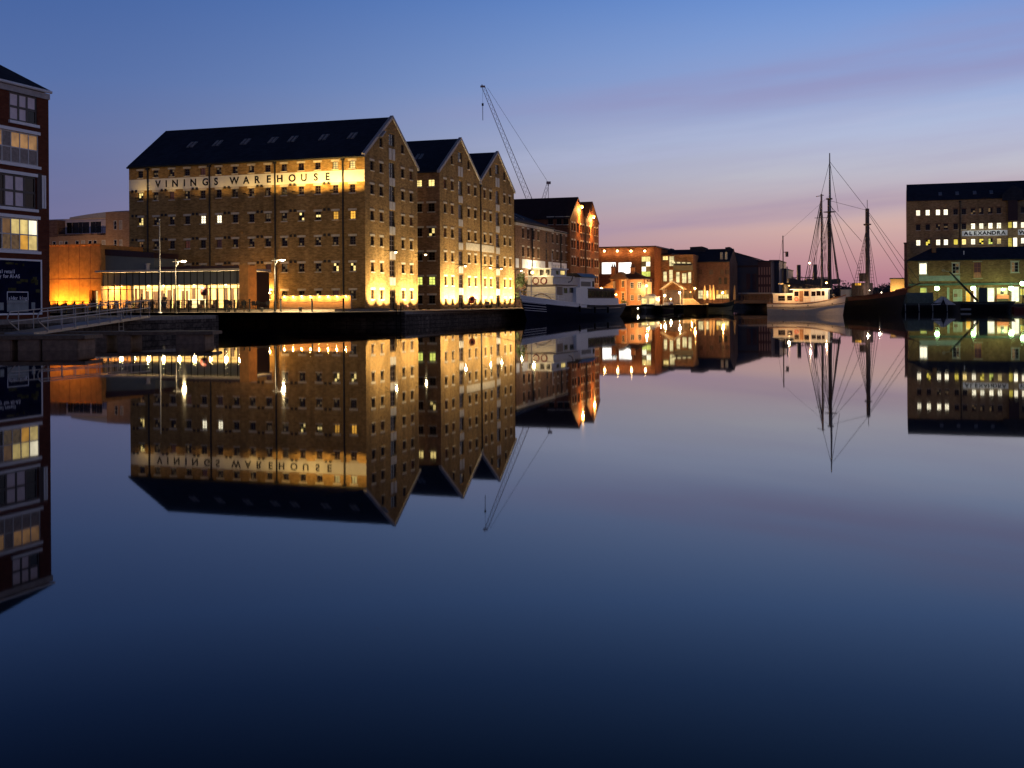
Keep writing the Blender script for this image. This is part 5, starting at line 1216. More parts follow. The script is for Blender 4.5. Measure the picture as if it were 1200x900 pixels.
window(gv, gwf, 1.2, 1.2, .9, 2.1, 'pane', 1, 2, 'sash', .15, name='door'); mb = MB(); gable_roof(mb, 0, 2.4, -.1, 5, 5.2, 6.0, 'y', M['slate_red'], over=.2, th=.12); mb.build('roof', gv)
# ---------------------------------------------------------------- street lamps round the far basin
def quay_lamp(px, py, Y, color, power, mat, label, group, h_post=None, r=.22, aim=None, z=Q):
    p = at(px, py, Y); o = thing('street_lamp', label, 'street lamp', (p.x, Y, z), 0, group); h = p.z-z
    mb = MB(); mb.tube((0, 0, 0), (0, 0, h-.1), .06, M['black_metal'], 8); mb.lathe([(.16, 0), (.16, .2), (.07, .3)], (0, 0, .002), M['black_metal'], 8); mb.build('pole', o)
    mb = MB(); mb.sphere((0, 0, h+.05), r, M[mat], 10); g_ = mb.build('lamp_glass', o, smooth=True)
    mb = MB(); mb.lathe([(r*1.1, r*.75), (.05, r*1.5)], (0, 0, h+.05), M['black_metal'], 8); mb.build('lamp_cap', o)
    
    if mat == 'bulb_green': lamp(g_, (0, .75, h), power*.26, color, 'SPOT', (0, 6, h-4.5), 2.6, r=.15)
    else: lamp(g_, (0, -.35, h-.1), power, color, r=.15)
    return o
gl_ = 'street lamps round the far basin'
quay_lamp(704.5, 338, 246, OR, 900, 'bulb_orange', 'orange street lamp beside the blue ship stern and the cottage', gl_)
quay_lamp(722.0, 345.5, 247, OR, 300, 'bulb_orange', 'low orange lamp in front of the cottage', gl_)
quay_lamp(757.5, 335, 250, WM, 480, 'bulb_warm', 'warm street lamp between the cottage and the college door', gl_)
quay_lamp(779, 346.5, 254, WM, 420, 'bulb_white', 'small warm lamp under the timber shelter', gl_)
quay_lamp(796.3, 343, 256, WM, 650, 'bulb_white', 'white lamp just right of the timber shelter', gl_)
quay_lamp(786, 350.5, 252, WM, 260, 'bulb_warm', 'small low warm lamp added beside the white and purple cruiser', gl_, r=.16)  # extra lamp added for a denser warm glow on the water
quay_lamp(768.5, 350.5, 250.5, WM, 260, 'bulb_warm', 'small low warm lamp added behind the bright yellow cabin', gl_, r=.16)  # another added lamp, thickening the warm streaks in the basin
quay_lamp(814, 338, 262, OR, 700, 'bulb_orange', 'orange lamp above the ramp wall', gl_)
quay_lamp(847, 343, 262, OR, 800, 'bulb_orange', 'orange lamp in front of the wide lit ground floor window', gl_)
p = at(747.5, 361.3, 233); o = thing('marker_light', 'tiny low white marker lamp on the quay wall right of the blue ship stern', 'lamp', (p.x, 233, 0))
mb = MB(); mb.tube((0, 0, -.6), (0, 0, p.z-.1), .05, M['black_metal'], 6); mb.build('post', o); mb = MB(); mb.sphere((0, 0, p.z), .14, M['bulb_white'], 8); b_ = mb.build('lamp_glass', o); lamp(b_, (0, -.4, p.z+.3), 170, WM, r=.12)
quay_lamp(948.7, 308, 330, (1, .6, .35), 900, 'bulb_pink', 'distant pink lamp on a tall pole behind the white motor boat', gl_, r=.3)
quay_lamp(1098, 338.2, 216, GN, 1700, 'bulb_green', 'greenish lamp at the left end of the shopfront above the white tent', 'greenish lamps along the right quay', r=.46)
quay_lamp(1140.5, 338, 216, GN, 1500, 'bulb_green', 'greenish lamp beside the crane barge boom', 'greenish lamps along the right quay', r=.44)
quay_lamp(1185, 338.2, 216, GN, 1900, 'bulb_green', 'greenish lamp before the bright white shop end', 'greenish lamps along the right quay', r=.48)
quay_lamp(1198.5, 332.5, 214, GN, 1500, 'bulb_green', 'taller greenish lamp cut by the right edge', 'greenish lamps along the right quay', r=.48)
# ---------------------------------------------------------------- Alexandra warehouse
al = fbld('brick_warehouse', 'brown brick warehouse on the right with rows of lit windows and a sign reading ALEXANDRA', 'warehouse', 1063.2, 250)
xw = WF(al, (0, 0), (1, 0)); AWd = 46; ze = xw.sz(1100, 234.3)[1]; D_ = 15; zr = ze+4.0; holes = []
acol = [1076, 1087.3, 1099.3, 1108.4, 1120, 1129.6, 1140.3, 1150, 1160.7, 1170.7]
rows_ = [xw.sz(1100, 248.8)[1], xw.sz(1100, 266)[1], xw.sz(1100, 284)[1]]
extra = [1199, 1209, 1219, 1230, 1240]
for ri, z in enumerate(rows_):
    for ci, px in enumerate(acol+extra):
        k = xw.sz(px, 265)[0]
        if ri == 0: s_ = 'pale' if ci < 4 else ('dim_grey' if ci in (6, 7, 8) else 'pane')
        elif ri == 1: s_ = 'pale' if ci >= 6 else ('dim_grey' if ci in (2, 3) else 'pane')
        else: s_ = ['pale', 'yellow_lit', 'pale', 'pale', 'yellow_lit', 'warm', 'pale', 'yellow_lit', 'greenish', 'warm'][ci % 10]
        c_ = s_ if s_ != 'dim_grey' else part_lit(2, 3, 'dim_grey', 2, seed=ci)
        if ri == 2 and ci in (1, 7, 8): c_ = part_lit(2, 3, s_, 4, seed=ci)
        holes.append((k, z, .88, 1.22)); window(al, xw, k, z, .88, 1.22, c_, 2, 3, 'sash', .2, lintel='dull_brick', sill='limestone', lw=1.3, lh=.22, fw=.05, bw=.03)
kb0, kb1 = xw.sz(1181, 265)[0], xw.sz(1192.3, 265)[0]; kbm = (kb0+kb1)/2
for z, hh in ((rows_[1]+.05, 1.35), (rows_[2]-.3, 2.0)):
    for d in (-.5, .5): holes.append((kbm+d*.98, z, .85, hh)); window(al, xw, kbm+d*.98, z, .85, hh, 'yellow_lit' if d < 0 else 'pale', 1, 2, 'sash', .2, name='loading_door')
mb = MB(); addwall(mb, xw, AWd, ze, holes, M['olive_brick']); addwall(mb, WF(al, (AWd, 0), (0, 1)), D_, ze, [], M['dull_brick']); addwall(mb, WF(al, (0, D_), (0, -1)), D_, ze, [], M['dull_brick'], (D_/2, zr)); addwall(mb, WF(al, (AWd, D_), (-1, 0)), AWd, ze, [], M['dull_brick']); mb.build('wall', al, recalc=False)
mb = MB(); gable_roof(mb, .05, AWd, 0, D_, ze, zr, 'x', M['slate'], over=.3); rf4 = mb.build('roof', al)
for px in (1102.3, 1122.3, 1143, 1162.7):
    k = xw.sz(px, 228)[0]; sl = (zr-ze)/(D_/2); mb = MB(); mb.hexa([(k-.35, 1.6, ze+1.6*sl+.2), (k+.35, 1.6, ze+1.6*sl+.2), (k+.35, 3.0, ze+3*sl+.2), (k-.35, 3.0, ze+3*sl+.2), (k-.35, 1.6, ze+1.6*sl+.34), (k+.35, 1.6, ze+1.6*sl+.34), (k+.35, 3.0, ze+3*sl+.34), (k-.35, 3.0, ze+3*sl+.34)], M['grey_metal']); mb.build('rooflight', rf4)
mb = MB(); z0 = rows_[1]+.9; mb.box(kb0, kb1, -.9, .0, z0, ze-.6, M['dark_panel'])
kq = xw.sz(1174, 230)[0]; mb.prism([(kq, ze-.6), (kb1+1.2, ze-.6), (kb1+1.0, ze+1.6), ((kq+kb1)/2+.6, ze+2.6), (kq+.1, ze+.8)], 'y', -1.0, 3, M['slate']); mb.build('hoist_dormer', al)
for a, b, t, xs_ in ((1127.2, 1180.6, 'ALEXANDRA', None), (1193, 1246, 'WAREHOUSE', None)):
    ka, kb = xw.sz(a, 273)[0], xw.sz(b, 273)[0]; za, zb = xw.sz(1150, 276.4)[1], xw.sz(1150, 270.0)[1]
    mb = MB(); mb.box(ka, kb, -.06, .02, za, zb, M['white_gloss']); s_ = mb.build('name_board', al)
    wd = (kb-ka-.7)/len(t); lettering('lettering', s_, xw, [(c, ka+.35+wd*(i+.5), za+.22) for i, c in enumerate(t)], 1.05, M['black_metal'], dep=-.075, off=.035, sx=1.15)
    for f_ in (.2, .5, .8):
        k_ = ka+(kb-ka)*f_; mb = MB(); mb.tube((k_, 0, zb+.3), (k_, -2.3, zb+.9), .03, M['black_metal'], 5); mb.box(k_-.2, k_+.2, -2.4, -2.25, zb+.88, zb+.96, M['black_metal']); b_ = mb.build('added_sign_light', s_); lamp(b_, (k_, -2.35, zb+.8), 28, (.95, 1, .85), 'SPOT', (k_, 0, za), 2.4, r=.1)  # lamps on arms added to brighten the name boards
pipes(al, xw, [xw.sz(1125, 260)[0]], ze-.3)
# ---------------------------------------------------------------- two storey quay building in front
qb = fbld('quay_building', 'two storey brick quay building with a hipped slate roof and lit shopfront', 'shop', 1064.5, 229)
qw = WF(qb, (0, 0), (1, 0)); QW = 34; ze = qw.sz(1100, 305.5)[1]; zr = ze+2.7; holes = []
for px0, px1, y0, y1, c_, fr in ((1076.8, 1086.5, 308, 322, 'pale', 'sash_white'), (1115.5, 1124.5, 308, 321, part_lit(2, 3, 'dim_grey', 2), 'sash_white'), (1140.8, 1150.2, 307, 326, ['warm_dim', 'dim_red', 'dim_red', 'warm_dim', 'dim_red', 'dim_red'], 'cottage_orange'), (1184.5, 1194, 306.5, 319.5, part_lit(2, 3, 'dim_grey', 3, seed=4), 'sash_white')):
    ka, za = qw.sz(px0, y1); kb, zb = qw.sz(px1, y0); h = ((ka+kb)/2, (za+zb)/2, kb-ka, zb-za); holes.append(h)
    window(qb, qw, *h, c_, 2, 3, fr, .14, sill='limestone', lintel='limestone', lw=1.15, lh=.18, fw=.12)
zs = qw.sz(1130, 334)[1]
mb = MB(); addwall(mb, qw, QW, ze, holes, M['brown_brick'], rev=.14, z0=zs); addwall(mb, WF(qb, (QW, 0), (0, 1)), 9, ze, [], M['brown_brick']); addwall(mb, WF(qb, (0, 9), (0, -1)), 9, ze, [], M['brown_brick']); mb.build('wall', qb, recalc=False)
mb = MB(); hip_roof(mb, 0, QW, 0, 9, ze, zr, M['slate'], over=.35); rf5 = mb.build('roof', qb)
mb = MB(); k_ = qw.sz(1095, 297)[0]; mb.box(k_-.4, k_+.4, 2.6, 3.4, ze+.8, ze+3.6, M['brown_brick']); mb.build('chimney', rf5)
mb = MB(); k_ = qw.sz(1130, 297)[0]; mb.tube((k_, 1.6, ze+.9), (k_, 1.6, ze+1.9), .1, M['white_gloss'], 6); mb.build('vent_pipe', rf5)
ka, za = qw.sz(1077, 329.5); kb, zb = qw.sz(1125, 322.8)
mb = MB(); mb.box(ka, kb, -.16, -.004, za, zb, M['canvas_grey']); mb.build('white_panel', qb)
# ground floor shopfront
ka, kb = qw.sz(1096, 345)[0], qw.sz(1200, 345)[0]
mb = MB(); mb.box(0, QW, -1.6, 0.1, zs-.05, zs+.32, M['shop_green']); mb.build('canopy', qb)
mb = MB(); mb.box(0, QW, .5, .6, 0, zs-.06, M['dull_brick']); mb.build('shop_back_wall', qb)
def sh(px0, px1, y0, y1, mat, nx=1, ny=1, fr='green_frame', name='shop_window', d=.2):
    ka, za = qw.sz(px0, y1); kb, zb = qw.sz(px1, y0); za = max(za, .03)
    return window(qb, qw, (ka+kb)/2, (za+zb)/2, kb-ka, zb-za, mat, nx, ny, fr, d, name=name, fw=.1)
sh(1078, 1086, 337, 351, 'greenish'); sh(1110, 1112.5, 337, 354, 'canvas_grey', name='door_post')
sh(1117, 1127.5, 339, 353, ['curtain', 'dim_grey', 'curtain', 'canvas_grey', 'curtain', 'curtain'], 2, 3)
sh(1131.5, 1137.5, 341, 354.5, 'amber', 1, 2, name='door'); sh(1140.5, 1144.5, 336, 354.5, 'pale', 1, 1); sh(1146, 1156, 337, 339, 'pale', 2, 1); sh(1157, 1165.5, 337, 355, 'pale', 1, 2, name='door'); sh(1168, 1181, 337, 352.5, ['amber', 'warm', 'warm', 'dim_red', 'amber', 'warm'], 3, 2); sh(1184.5, 1194.5, 335.5, 354, 'pale', 2, 2); sh(1195.2, 1203, 338, 346, 'yellow_lit', 2, 1)
k_, z_ = qw.sz(1175, 347)
mb = MB(); mb.box(k_-1.1, k_+1.0, -.9, -.3, .9, 1.6, M['red_plastic']); mb.box(k_-1.0, k_+.9, -.85, -.35, 0, .9, M['interior_dark']); mb.build('market_counter', qb)
sx_ = fbld('side_block', 'narrow dark block against the left end of the brick warehouse', 'building', 1060, 247)
mb = MB(); zz = WF(sx_, (0, 0), (1, 0)).sz(1061, 285)[1]; mb.box(0, .55, 0, 3, 0, zz, M['dark_brick']); mb.build('wall', sx_); mb = MB(); mb.box(-.1, .56, -.1, 3.1, zz+.003, zz+.15, M['slate']); mb.build('roof', sx_)
ys = fbld('low_building', 'low yellowish lit building seen past the bow of the sailing ship', 'building', 1043.5, 300)
yw = WF(ys, (0, 0), (1, 0)); k_ = yw.sz(1062, 335)[0]; z_ = yw.sz(1052, 327)[1]; mb = MB(); addwall(mb, yw, k_, z_, [(k_*.3, 2.2, 1, 1.6), (k_*.7, 2.2, 1, 1.6)], M['orange_wall']); addwall(mb, WF(ys, (0, 8), (0, -1)), 8, z_, [], M['orange_wall']); mb.build('wall', ys, recalc=False)
for f in (.3, .7): window(ys, yw, k_*f, 2.2, 1, 1.6, 'amber', 2, 2)
mb = MB(); mb.box(-.2, k_+.2, -.2, 8, z_+.003, z_+.3, M['slate']); mb.build('roof', ys)
lamp(ys, (k_*.4, -2.5, 2.5), 350, (1, .75, .3), r=.2, name='wall_light')
# person on the right quay
p = at(1198, 358, 214); person((p.x, 213, Q), .3, 'person in dark clothes with a white bag standing on the right quay', legs='dark_cloth')
mb = MB()
# ---------------------------------------------------------------- trees
def leafy(mb, c, rad, n, size, m, rnd, flat=1.0):
    for _ in range(n):
        d = Vector((rnd.gauss(0, 1), rnd.gauss(0, 1), rnd.gauss(0, 1))).normalized()*rad*(rnd.random()**.4)
        p = Vector(c)+Vector((d.x, d.y, d.z*flat)); a = Vector((rnd.gauss(0, 1), rnd.gauss(0, 1), rnd.gauss(0, 1))).normalized(); b = a.orthogonal().normalized(); s_ = size*rnd.uniform(.6, 1.3)
        mb.poly([p-a*s_, p+b*s_*.6, p+a*s_, p-b*s_*.6], m)
tr = thing('small_tree', 'small bushy tree squeezed between the twin gables and the lower warehouse', 'tree', tuple(AB(56.6, -1.0, Q)))
rn = random.Random(2); mb = MB(); mb.tube((0, 0, 0), (.1, 0, 2), .12, M['timber'], 7, .08)
for t in range(5): a_ = t*1.3; mb.tube((.1, 0, 1.6+.2*t), (.9*cos(a_), .9*sin(a_), 3+.4*t), .05, M['timber'], 5, .02)
mb.build('trunk', tr)
mb = MB()
for _ in range(14): leafy(mb, (rn.uniform(-.8, .8), rn.uniform(-.7, .7), rn.uniform(1.6, 5.2)), .65, 70, .13, M['leaf'], rn)
mb.build('crown', tr, recalc=False)
mb = MB(); rn = random.Random(5)
for i in range(240):
    px = rn.uniform(868, 1085); Y = rn.uniform(560, 700); h = rn.uniform(5, 10)*(.75+.25*sin(px*.11)+.12*sin(px*.37)); p = at(px, 350, Y)
    leafy(mb, (p.x, Y, 2+h*.5), h*.6, 70, .8, M['foliage_dark'], rn, .85)
o = mb.build('distant_woodland', recalc=False); tag(o, 'low dark line of far woodland behind the masts', 'woodland', kind='stuff')
# bushes by the cottage
bs = thing('bush', 'low yellow green bush in front of the cottage windows', 'bush', (at(731, 360, 248).x, 248, Q)); mb = MB(); rn = random.Random(9)
for _ in range(8): leafy(mb, (rn.uniform(-.9, .9), rn.uniform(-.3, .3), rn.uniform(.4, 1.0)), .5, 60, .1, M['leaf'], rn)
mb.build('crown', bs, recalc=False); mb = MB(); mb.tube((0, 0, 0), (0, 0, .6), .05, M['timber'], 5); mb.build('stem', bs)
# ---------------------------------------------------------------- boats
def hull(L, B, bow, mid, stern, rake=.9, ws=.75, keel=-.7, flare=.25, n=26, transom_rake=.0, full=2.2):
    """returns stations (t, ring) ring from port gunwale down to keel and up to starboard gunwale"""
    st = []
    for i in range(n+1):
        t = i/n
        zs = mid + (bow-mid)*max(0, (t-.4)/.6)**2 + (stern-mid)*max(0, (.4-t)/.4)**2
        hb = B/2*(ws+(1-ws)*sin(min(t/.4, 1)*pi/2))
        if t > .5: hb *= max(.012, 1-((t-.5)/.5)**full)
        ring = []
        for f, wf_ in ((1, 1), (.82, .985), (.55, .93-.2*flare), (.28, .86-.5*flare), (.12, .80-.6*flare), (0, .72-.7*flare)):
            z = keel+(zs-keel)*f; x = -L/2+L*t - rake*(1-f)*(t**5) + transom_rake*(1-f)*(1-t)**5
            ring.append((x, hb*wf_, z))
        st.append(ring)
    return st
def build_hull(root, st, mats, name='hull', deck='deck', deck_drop=.35, cap=None):
    """mats: material for each of the 5 strakes from the gunwale down, or a function (i, j)"""
    mb = MB(); n = len(st)
    for s in (1, -1):
        for i in range(n-1):
            for j in range(5):
                m = mats(i/(n-1), j) if callable(mats) else mats[j]
                q = [st[i][j], st[i+1][j], st[i+1][j+1], st[i][j+1]]; mb.poly([(x, y*s, z) for x, y, z in q], M[m])
    r = st[0]; m = mats(0, 2) if callable(mats) else mats[2]
    mb.poly([(x, y, z) for x, y, z in r]+[(x, -y, z) for x, y, z in r[::-1]], M[m])
    h = mb.build(name, root, smooth=False)
    mb = MB()
    for i in range(n-1):
        a, b = st[i][0], st[i+1][0]; mb.poly([(a[0], a[1]*.97, a[2]-deck_drop), (b[0], b[1]*.97, b[2]-deck_drop), (b[0], -b[1]*.97, b[2]-deck_drop), (a[0], -a[1]*.97, a[2]-deck_drop)], M[deck])
    mb.build('deck', root, recalc=False)
    if cap:
        mb = MB()
        for s in (1, -1):
            for i in range(n-1): 
                a, b = st[i][0], st[i+1][0]; mb.tube((a[0], a[1]*s, a[2]+.03), (b[0], b[1]*s, b[2]+.03), .07, M[cap], 5, caps=False)
        mb.build('gunwale', root)
    return h
def boat(name, label, cat, bow, stern, group=None):
    bow = Vector((bow.x, bow.y, 0)); stern = Vector((stern.x, stern.y, 0)); d = bow-stern
    o = thing(name, label, cat, tuple((bow+stern)/2), math.atan2(d.y, d.x), group); return o, d.length
class BF(WF):
    """frame on the visible side of a boat; k runs with screen x; returns x along the hull"""
    def __init__(s, root, L, y, bow_left):
        s.bl = bow_left; s.L = L; WF.__init__(s, root, (L/2, y) if bow_left else (-L/2, y), (-1, 0) if bow_left else (1, 0))
    def xz(s, px, py): k, z = s.sz(px, py); return (s.L/2-k if s.bl else -s.L/2+k), z
def house(root, bf, px0, px1, py0, py1, hw, m, name='cabin', zb=None, shear=0, pxm=None):
    pxm = pxm or (px0+px1)/2
    x0, x1 = sorted((bf.xz(px0, py0)[0], bf.xz(px1, py0)[0])); z1 = bf.xz(pxm, py0)[1]; z0 = bf.xz(pxm, py1)[1] if zb is None else zb
    mb = MB(); mb.box(x0, x1, -hw, hw, z0, z1, M[m]); return mb.build(name, root), (x0, x1, z0, z1)
def panes(root, bf, lst, hw, m, name='window', sgn=1, fr=None):
    for px0, px1, py0, py1 in lst:
        x0, x1 = sorted((bf.xz(px0, py0)[0], bf.xz(px1, py0)[0])); z1 = bf.xz((px0+px1)/2, py0)[1]; z0 = bf.xz((px0+px1)/2, py1)[1]
        mb = MB(); ys = (hw+.004, hw+.03) if sgn > 0 else (-hw-.03, -hw-.004); mb.box(x0, x1, *ys, z0, z1, M[m])
        if fr:
            ye = (hw+.004, hw+.05) if sgn > 0 else (-hw-.05, -hw-.004); t = .05
            mb.box(x0-t, x0-.002, *ye, z0-t, z1+t, M[fr]); mb.box(x1+.002, x1+t, *ye, z0-t, z1+t, M[fr]); mb.box(x0, x1, *ye, z1+.002, z1+t, M[fr]); mb.box(x0, x1, *ye, z0-t, z0-.002, M[fr])
        mb.build(name, root)
def ring(mb, c, r, tr, m, axis='y', n=16):
    pts = [(c[0]+r*cos(2*pi*i/n), c[1], c[2]+r*sin(2*pi*i/n)) if axis == 'y' else (c[0], c[1]+r*cos(2*pi*i/n), c[2]+r*sin(2*pi*i/n)) for i in range(n+1)]
    mb.path(pts, tr, m, 6)
# --- big navy ship with white upperworks
sp_, L = boat('passenger_ship', 'large navy hulled ship with white upper decks moored beside the gabled warehouses', 'ship', Vector((1.0, 142, 0)), Vector((15.2, 173.5, 0)))
B = 6.6; st = hull(L, B, 3.0, 1.75, 1.85, rake=2.4, ws=.62, full=2.6, transom_rake=2.0)
build_hull(sp_, st, lambda t, j: ('white_gloss' if t > .55 and j == 0 else 'navy') if j < 4 else 'hull_black', cap='white_gloss')
bs_ = BF(sp_, L, 2.6, True)
zd = 1.5
bp = BF(sp_, L, 2.0, True)
def deckhouse(px_front, px_back, pyt, pxm, hw, m, name, zb):
    x1 = bp.xz(px_front, pyt)[0]; x0 = bp.xz(px_back, pyt)[0]; z1 = bp.xz(pxm, pyt)[1]
    mb = MB(); mb.box(x0, x1, -hw, hw, zb, z1, M[m]); return mb.build(name, sp_), (x0, x1, zb, z1)
def fwin(par, x, lst, m, name='window'):
    for y, z, w, h in lst: mb = MB(); mb.box(x+.004, x+.035, y-w/2, y+w/2, z-h/2, z+h/2, M[m]); mb.build(name, par)
h1, d1 = deckhouse(651, 675, 334.5, 651, 2.0, 'off_white', 'deckhouse', zd)
panes(h1, bp, [(660.5, 664.5, 337.5, 343.5), (667, 672.5, 337.2, 343.2)], 2.0, 'pane', fr='sash_white')
panes(h1, bp, [(652.5, 659, 336, 346)], 2.0, 'canvas_tan', 'door')
x0, x1, z0, z1 = d1; mb = MB(); mb.box(x0-.1, x1+.25, -2.2, 2.2, z1+.003, z1+.12, M['dark_spar']); mb.build('upper_deck', h1)
mb = MB(); mb.path([(x1+.06, -1.5+3.0*t_/10, z0+1.05+.75*sin(pi*t_/10)) for t_ in range(11)], .05, M['dark_spar'], 5); mb.build('arched_rail', h1)
h2, d2 = deckhouse(650, 673, 324.3, 650, 1.75, 'off_white', 'upper_deckhouse', z1+.12)
zc = (d2[2]+d2[3])/2
for y in (.15, 1.25): mb = MB(); ring(mb, (d2[1]+.06, y-.75, zc), .40, .08, M['dark_red'], 'x'); mb.build('lifebuoy', h2)
x0, x1, z0, z1 = d2; mb = MB(); mb.box(x0-.15, x1+.3, -2.0, 2.0, z1+.003, z1+.12, M['white_gloss']); mb.build('bridge_deck', h2)
h3, d3 = deckhouse(649, 667, 315.2, 650, 1.6, 'off_white', 'wheelhouse', z1+.12)
x0, x1, z0, z1 = d3; zm = (z0+z1)/2
fwin(h3, x1, [(-1.2, zm, .55, .7), (.35, zm, .55, .7), (1.15, zm, .5, .7)], 'pane'); fwin(h3, x1, [(-.45, zm, .6, .7)], 'warm')
panes(h3, BF(sp_, L, 1.6, True), [(656.5, 661.5, 317.5, 321.8)], 1.6, 'warm', sgn=1, fr='dark_spar'); panes(h3, BF(sp_, L, 1.6, True), [(651.5, 654.5, 317.3, 321.8)], 1.6, 'pane')
mb = MB(); mb.box(x0-.3, x1+.25, -1.8, 1.8, z1+.003, z1+.14, M['white_gloss']); mb.build('roof', h3)
x0, x1, z0, z1 = d1
h4, d4 = house(sp_, bs_, 676.5, 690, 337, 356, 2.45, 'white_gloss', 'midships_house', zb=zd-.2)
h5, d5 = house(sp_, bs_, 690, 726, 349.5, 357, 2.45, 'white_gloss', 'saloon', zb=zd-.2)
h6, d6 = house(sp_, bs_, 690, 722.5, 339, 349.5, 2.3, 'interior_dark', 'saloon_glazing', zb=d5[3]+.003)
panes(h6, bs_, [(691+i*4.4, 694.6+i*4.4, 341, 348) for i in range(7)], 2.3, 'pane', fr='timber')
mb = MB(); mb.box(d6[0]-.2, d6[1]+.1, -2.5, 2.5, d6[3]+.003, d6[3]+.14, M['canvas_grey']); mb.build('saloon_roof', h6)
h7, d7 = house(sp_, bs_, 688, 704.5, 325, 336.5, 1.6, 'white_gloss', 'aft_wheelhouse', zb=d6[3]+.15)
panes(h7, bs_, [(689, 700, 330, 335.5)], 1.6, 'navy_trim'); panes(h7, bs_, [(702, 704, 329.5, 336)], 1.6, 'pane')
mb = MB(); x0, x1, z0, z1 = d7; mb.prism([(-2.0, z1+.003), (2.0, z1+.003), (1.2, z1+.55), (-1.2, z1+.55)], 'x', x0-.2, x1+.3, M['hull_black']); mb.build('roof', h7)
mb = MB()
for i in range(12):
    t = .86+.14*i/12; k = int(t*26); r = st[k][0]; 
for i in range(20, 27):
    for s in (1, -1): mb.tube((st[i][0][0], st[i][0][1]*s, st[i][0][2]), (st[i][0][0], st[i][0][1]*s, st[i][0][2]+.75), .025, M['white_gloss'], 4)
for s in (1, -1): 
    for dz in (.4, .75): mb.path([(st[i][0][0], st[i][0][1]*s, st[i][0][2]+dz) for i in range(20, 27)], .025, M['white_gloss'], 4)
mb.build('bow_rail', sp_)
mb = MB()
for zf_ in (.80, .70, .61, .53):
    for i in range(23, 26):
        a, b = st[i], st[i+1]
        def pt(r, f): 
            z = -.7+(r[0][2]+.7)*f; return (r[0][0]-2.4*(1-f)*(0 if f > 1 else ((r[0][0]+L/2)/L)**5), r[0][1]*(.90+.1*f)+.05, z)
        p_, q_ = Vector(pt(a, zf_)), Vector(pt(b, zf_)); mb.tube(p_, q_, .035, M['white_gloss'], 4)
mb.build('bow_stripe', sp_)
mb = MB(); xa, za = bs_.xz(668, 331.5); pts = [(xa-1.5*sin(t_*pi/12), 2.4, za+.1+1.0*(1-cos(t_*pi/12))*.9) for t_ in range(7)]; mb.path(pts, .07, M['dark_spar'], 6); mb.build('davit', sp_)
k_, z_ = BF(sp_, L, 0, True).xz(622.5, 319.3)
mb = MB(); mb.tube((k_, 0, 2.2), (k_, 0, z_+.8), .07, M['off_white'], 8, .05); fm = mb.build('foremast', sp_)
mb = MB(); mb.sphere((k_-.3, 0, z_), .22, M['bulb_warm'], 10); mb.build('lamp_glass', fm); lamp(fm, (k_-.7, 0, z_-.2), 75, (1, .74, .36), r=.15)
mb = MB(); x0, x1, z0, z1 = d3; mb.tube((x0+1, 0, z1+.14), (x0+1, 0, z1+2.2), .05, M['off_white'], 6); mb.build('signal_mast', sp_)
mb = MB(); mb.sphere((d1[1]+2.2, 0, 2.3), .5, M['black_metal'], 8, (1, 1.4, .7)); mb.box(d1[1]+1.7, d1[1]+2.7, -.5, .5, 1.9, 2.1, M['black_metal']); mb.build('windlass', sp_)
for i, dy in ((25, -9.0), (23, 4.0)):
    a_ = Vector((st[i][0][0], -st[i][0][1], st[i][0][2])); b_ = Vector((a_.x-dy, -B/2-.9, Q+.3)); mb = MB(); mb.path([a_.lerp(b_, t/6)-Vector((0, 0, .35*sin(pi*t/6))) for t in range(7)], .035, M['rope'], 5); mb.build('mooring_rope', sp_)
for t_ in (9, 13, 17): r0_ = st[t_][0]; mb = MB(); mb.tube((r0_[0], r0_[1]+.12, r0_[2]-.3), (r0_[0], r0_[1]+.10, r0_[2]-1.1), .14, M['black_metal'], 8); mb.tube((r0_[0], r0_[1]+.02, r0_[2]+.05), (r0_[0], r0_[1]+.12, r0_[2]-.3), .02, M['rope'], 4); mb.build('fender', sp_)
mb = MB()
for i in range(3, 20): r0_ = st[i][1]; r1_ = st[i+1][1]; mb.tube((r0_[0], r0_[1]+.03, r0_[2]), (r1_[0], r1_[1]+.03, r1_[2]), .06, M['navy_trim'], 5, caps=False)
mb.build('rubbing_strake', sp_)
# --- cream motor boat
wb, L = boat('motor_boat', 'cream white wooden motor cruiser with a row of cabin windows in mid basin', 'boat', at(991.5, 360, 169)*1, at(900.5, 360, 173))
B = 3.6; st = hull(L, B, 2.95, 1.75, 1.78, rake=.55, ws=.8, full=2.6, keel=-.5)
build_hull(wb, st, ['hull_cream', 'hull_cream', 'hull_cream', 'hull_cream', 'antifoul'], cap='pine')
mb = MB()
for s in (1, -1):
    for i in range(26): a, b = st[i], st[i+1]; mb.tube((a[0][0], (a[0][1]*.99+.02)*s, a[0][2]*.62+.05), (b[0][0]-.02, (b[0][1]*.985+.02)*s, b[0][2]*.62+.05), .05, M['dark_spar'], 5)
mb.build('rubbing_strake', wb)
bb = BF(wb, L, -1.5, False)
c1, e1 = house(wb, bb, 905.5, 931, 344.5, 354, 1.15, 'hull_cream', 'aft_cabin', zb=1.4); panes(c1, bb, [(911.5, 919.5, 346.5, 352.5), (922, 928, 346.5, 352)], 1.15, 'pane', sgn=-1)
mb = MB(); mb.box(e1[0]-.1, e1[1], -1.25, 1.25, e1[3]+.003, e1[3]+.1, M['white_gloss']); mb.build('roof', c1)
c2_, e2 = house(wb, bb, 929.5, 949.5, 339.5, 354, 1.25, 'hull_cream', 'wheelhouse', zb=1.4); panes(c2_, bb, [(930.5, 935.5, 341.5, 347), (942, 947.5, 341, 347)], 1.25, 'pane', sgn=-1); panes(c2_, bb, [(936.5, 941, 341, 353.5)], 1.25, 'pine', 'door', sgn=-1)
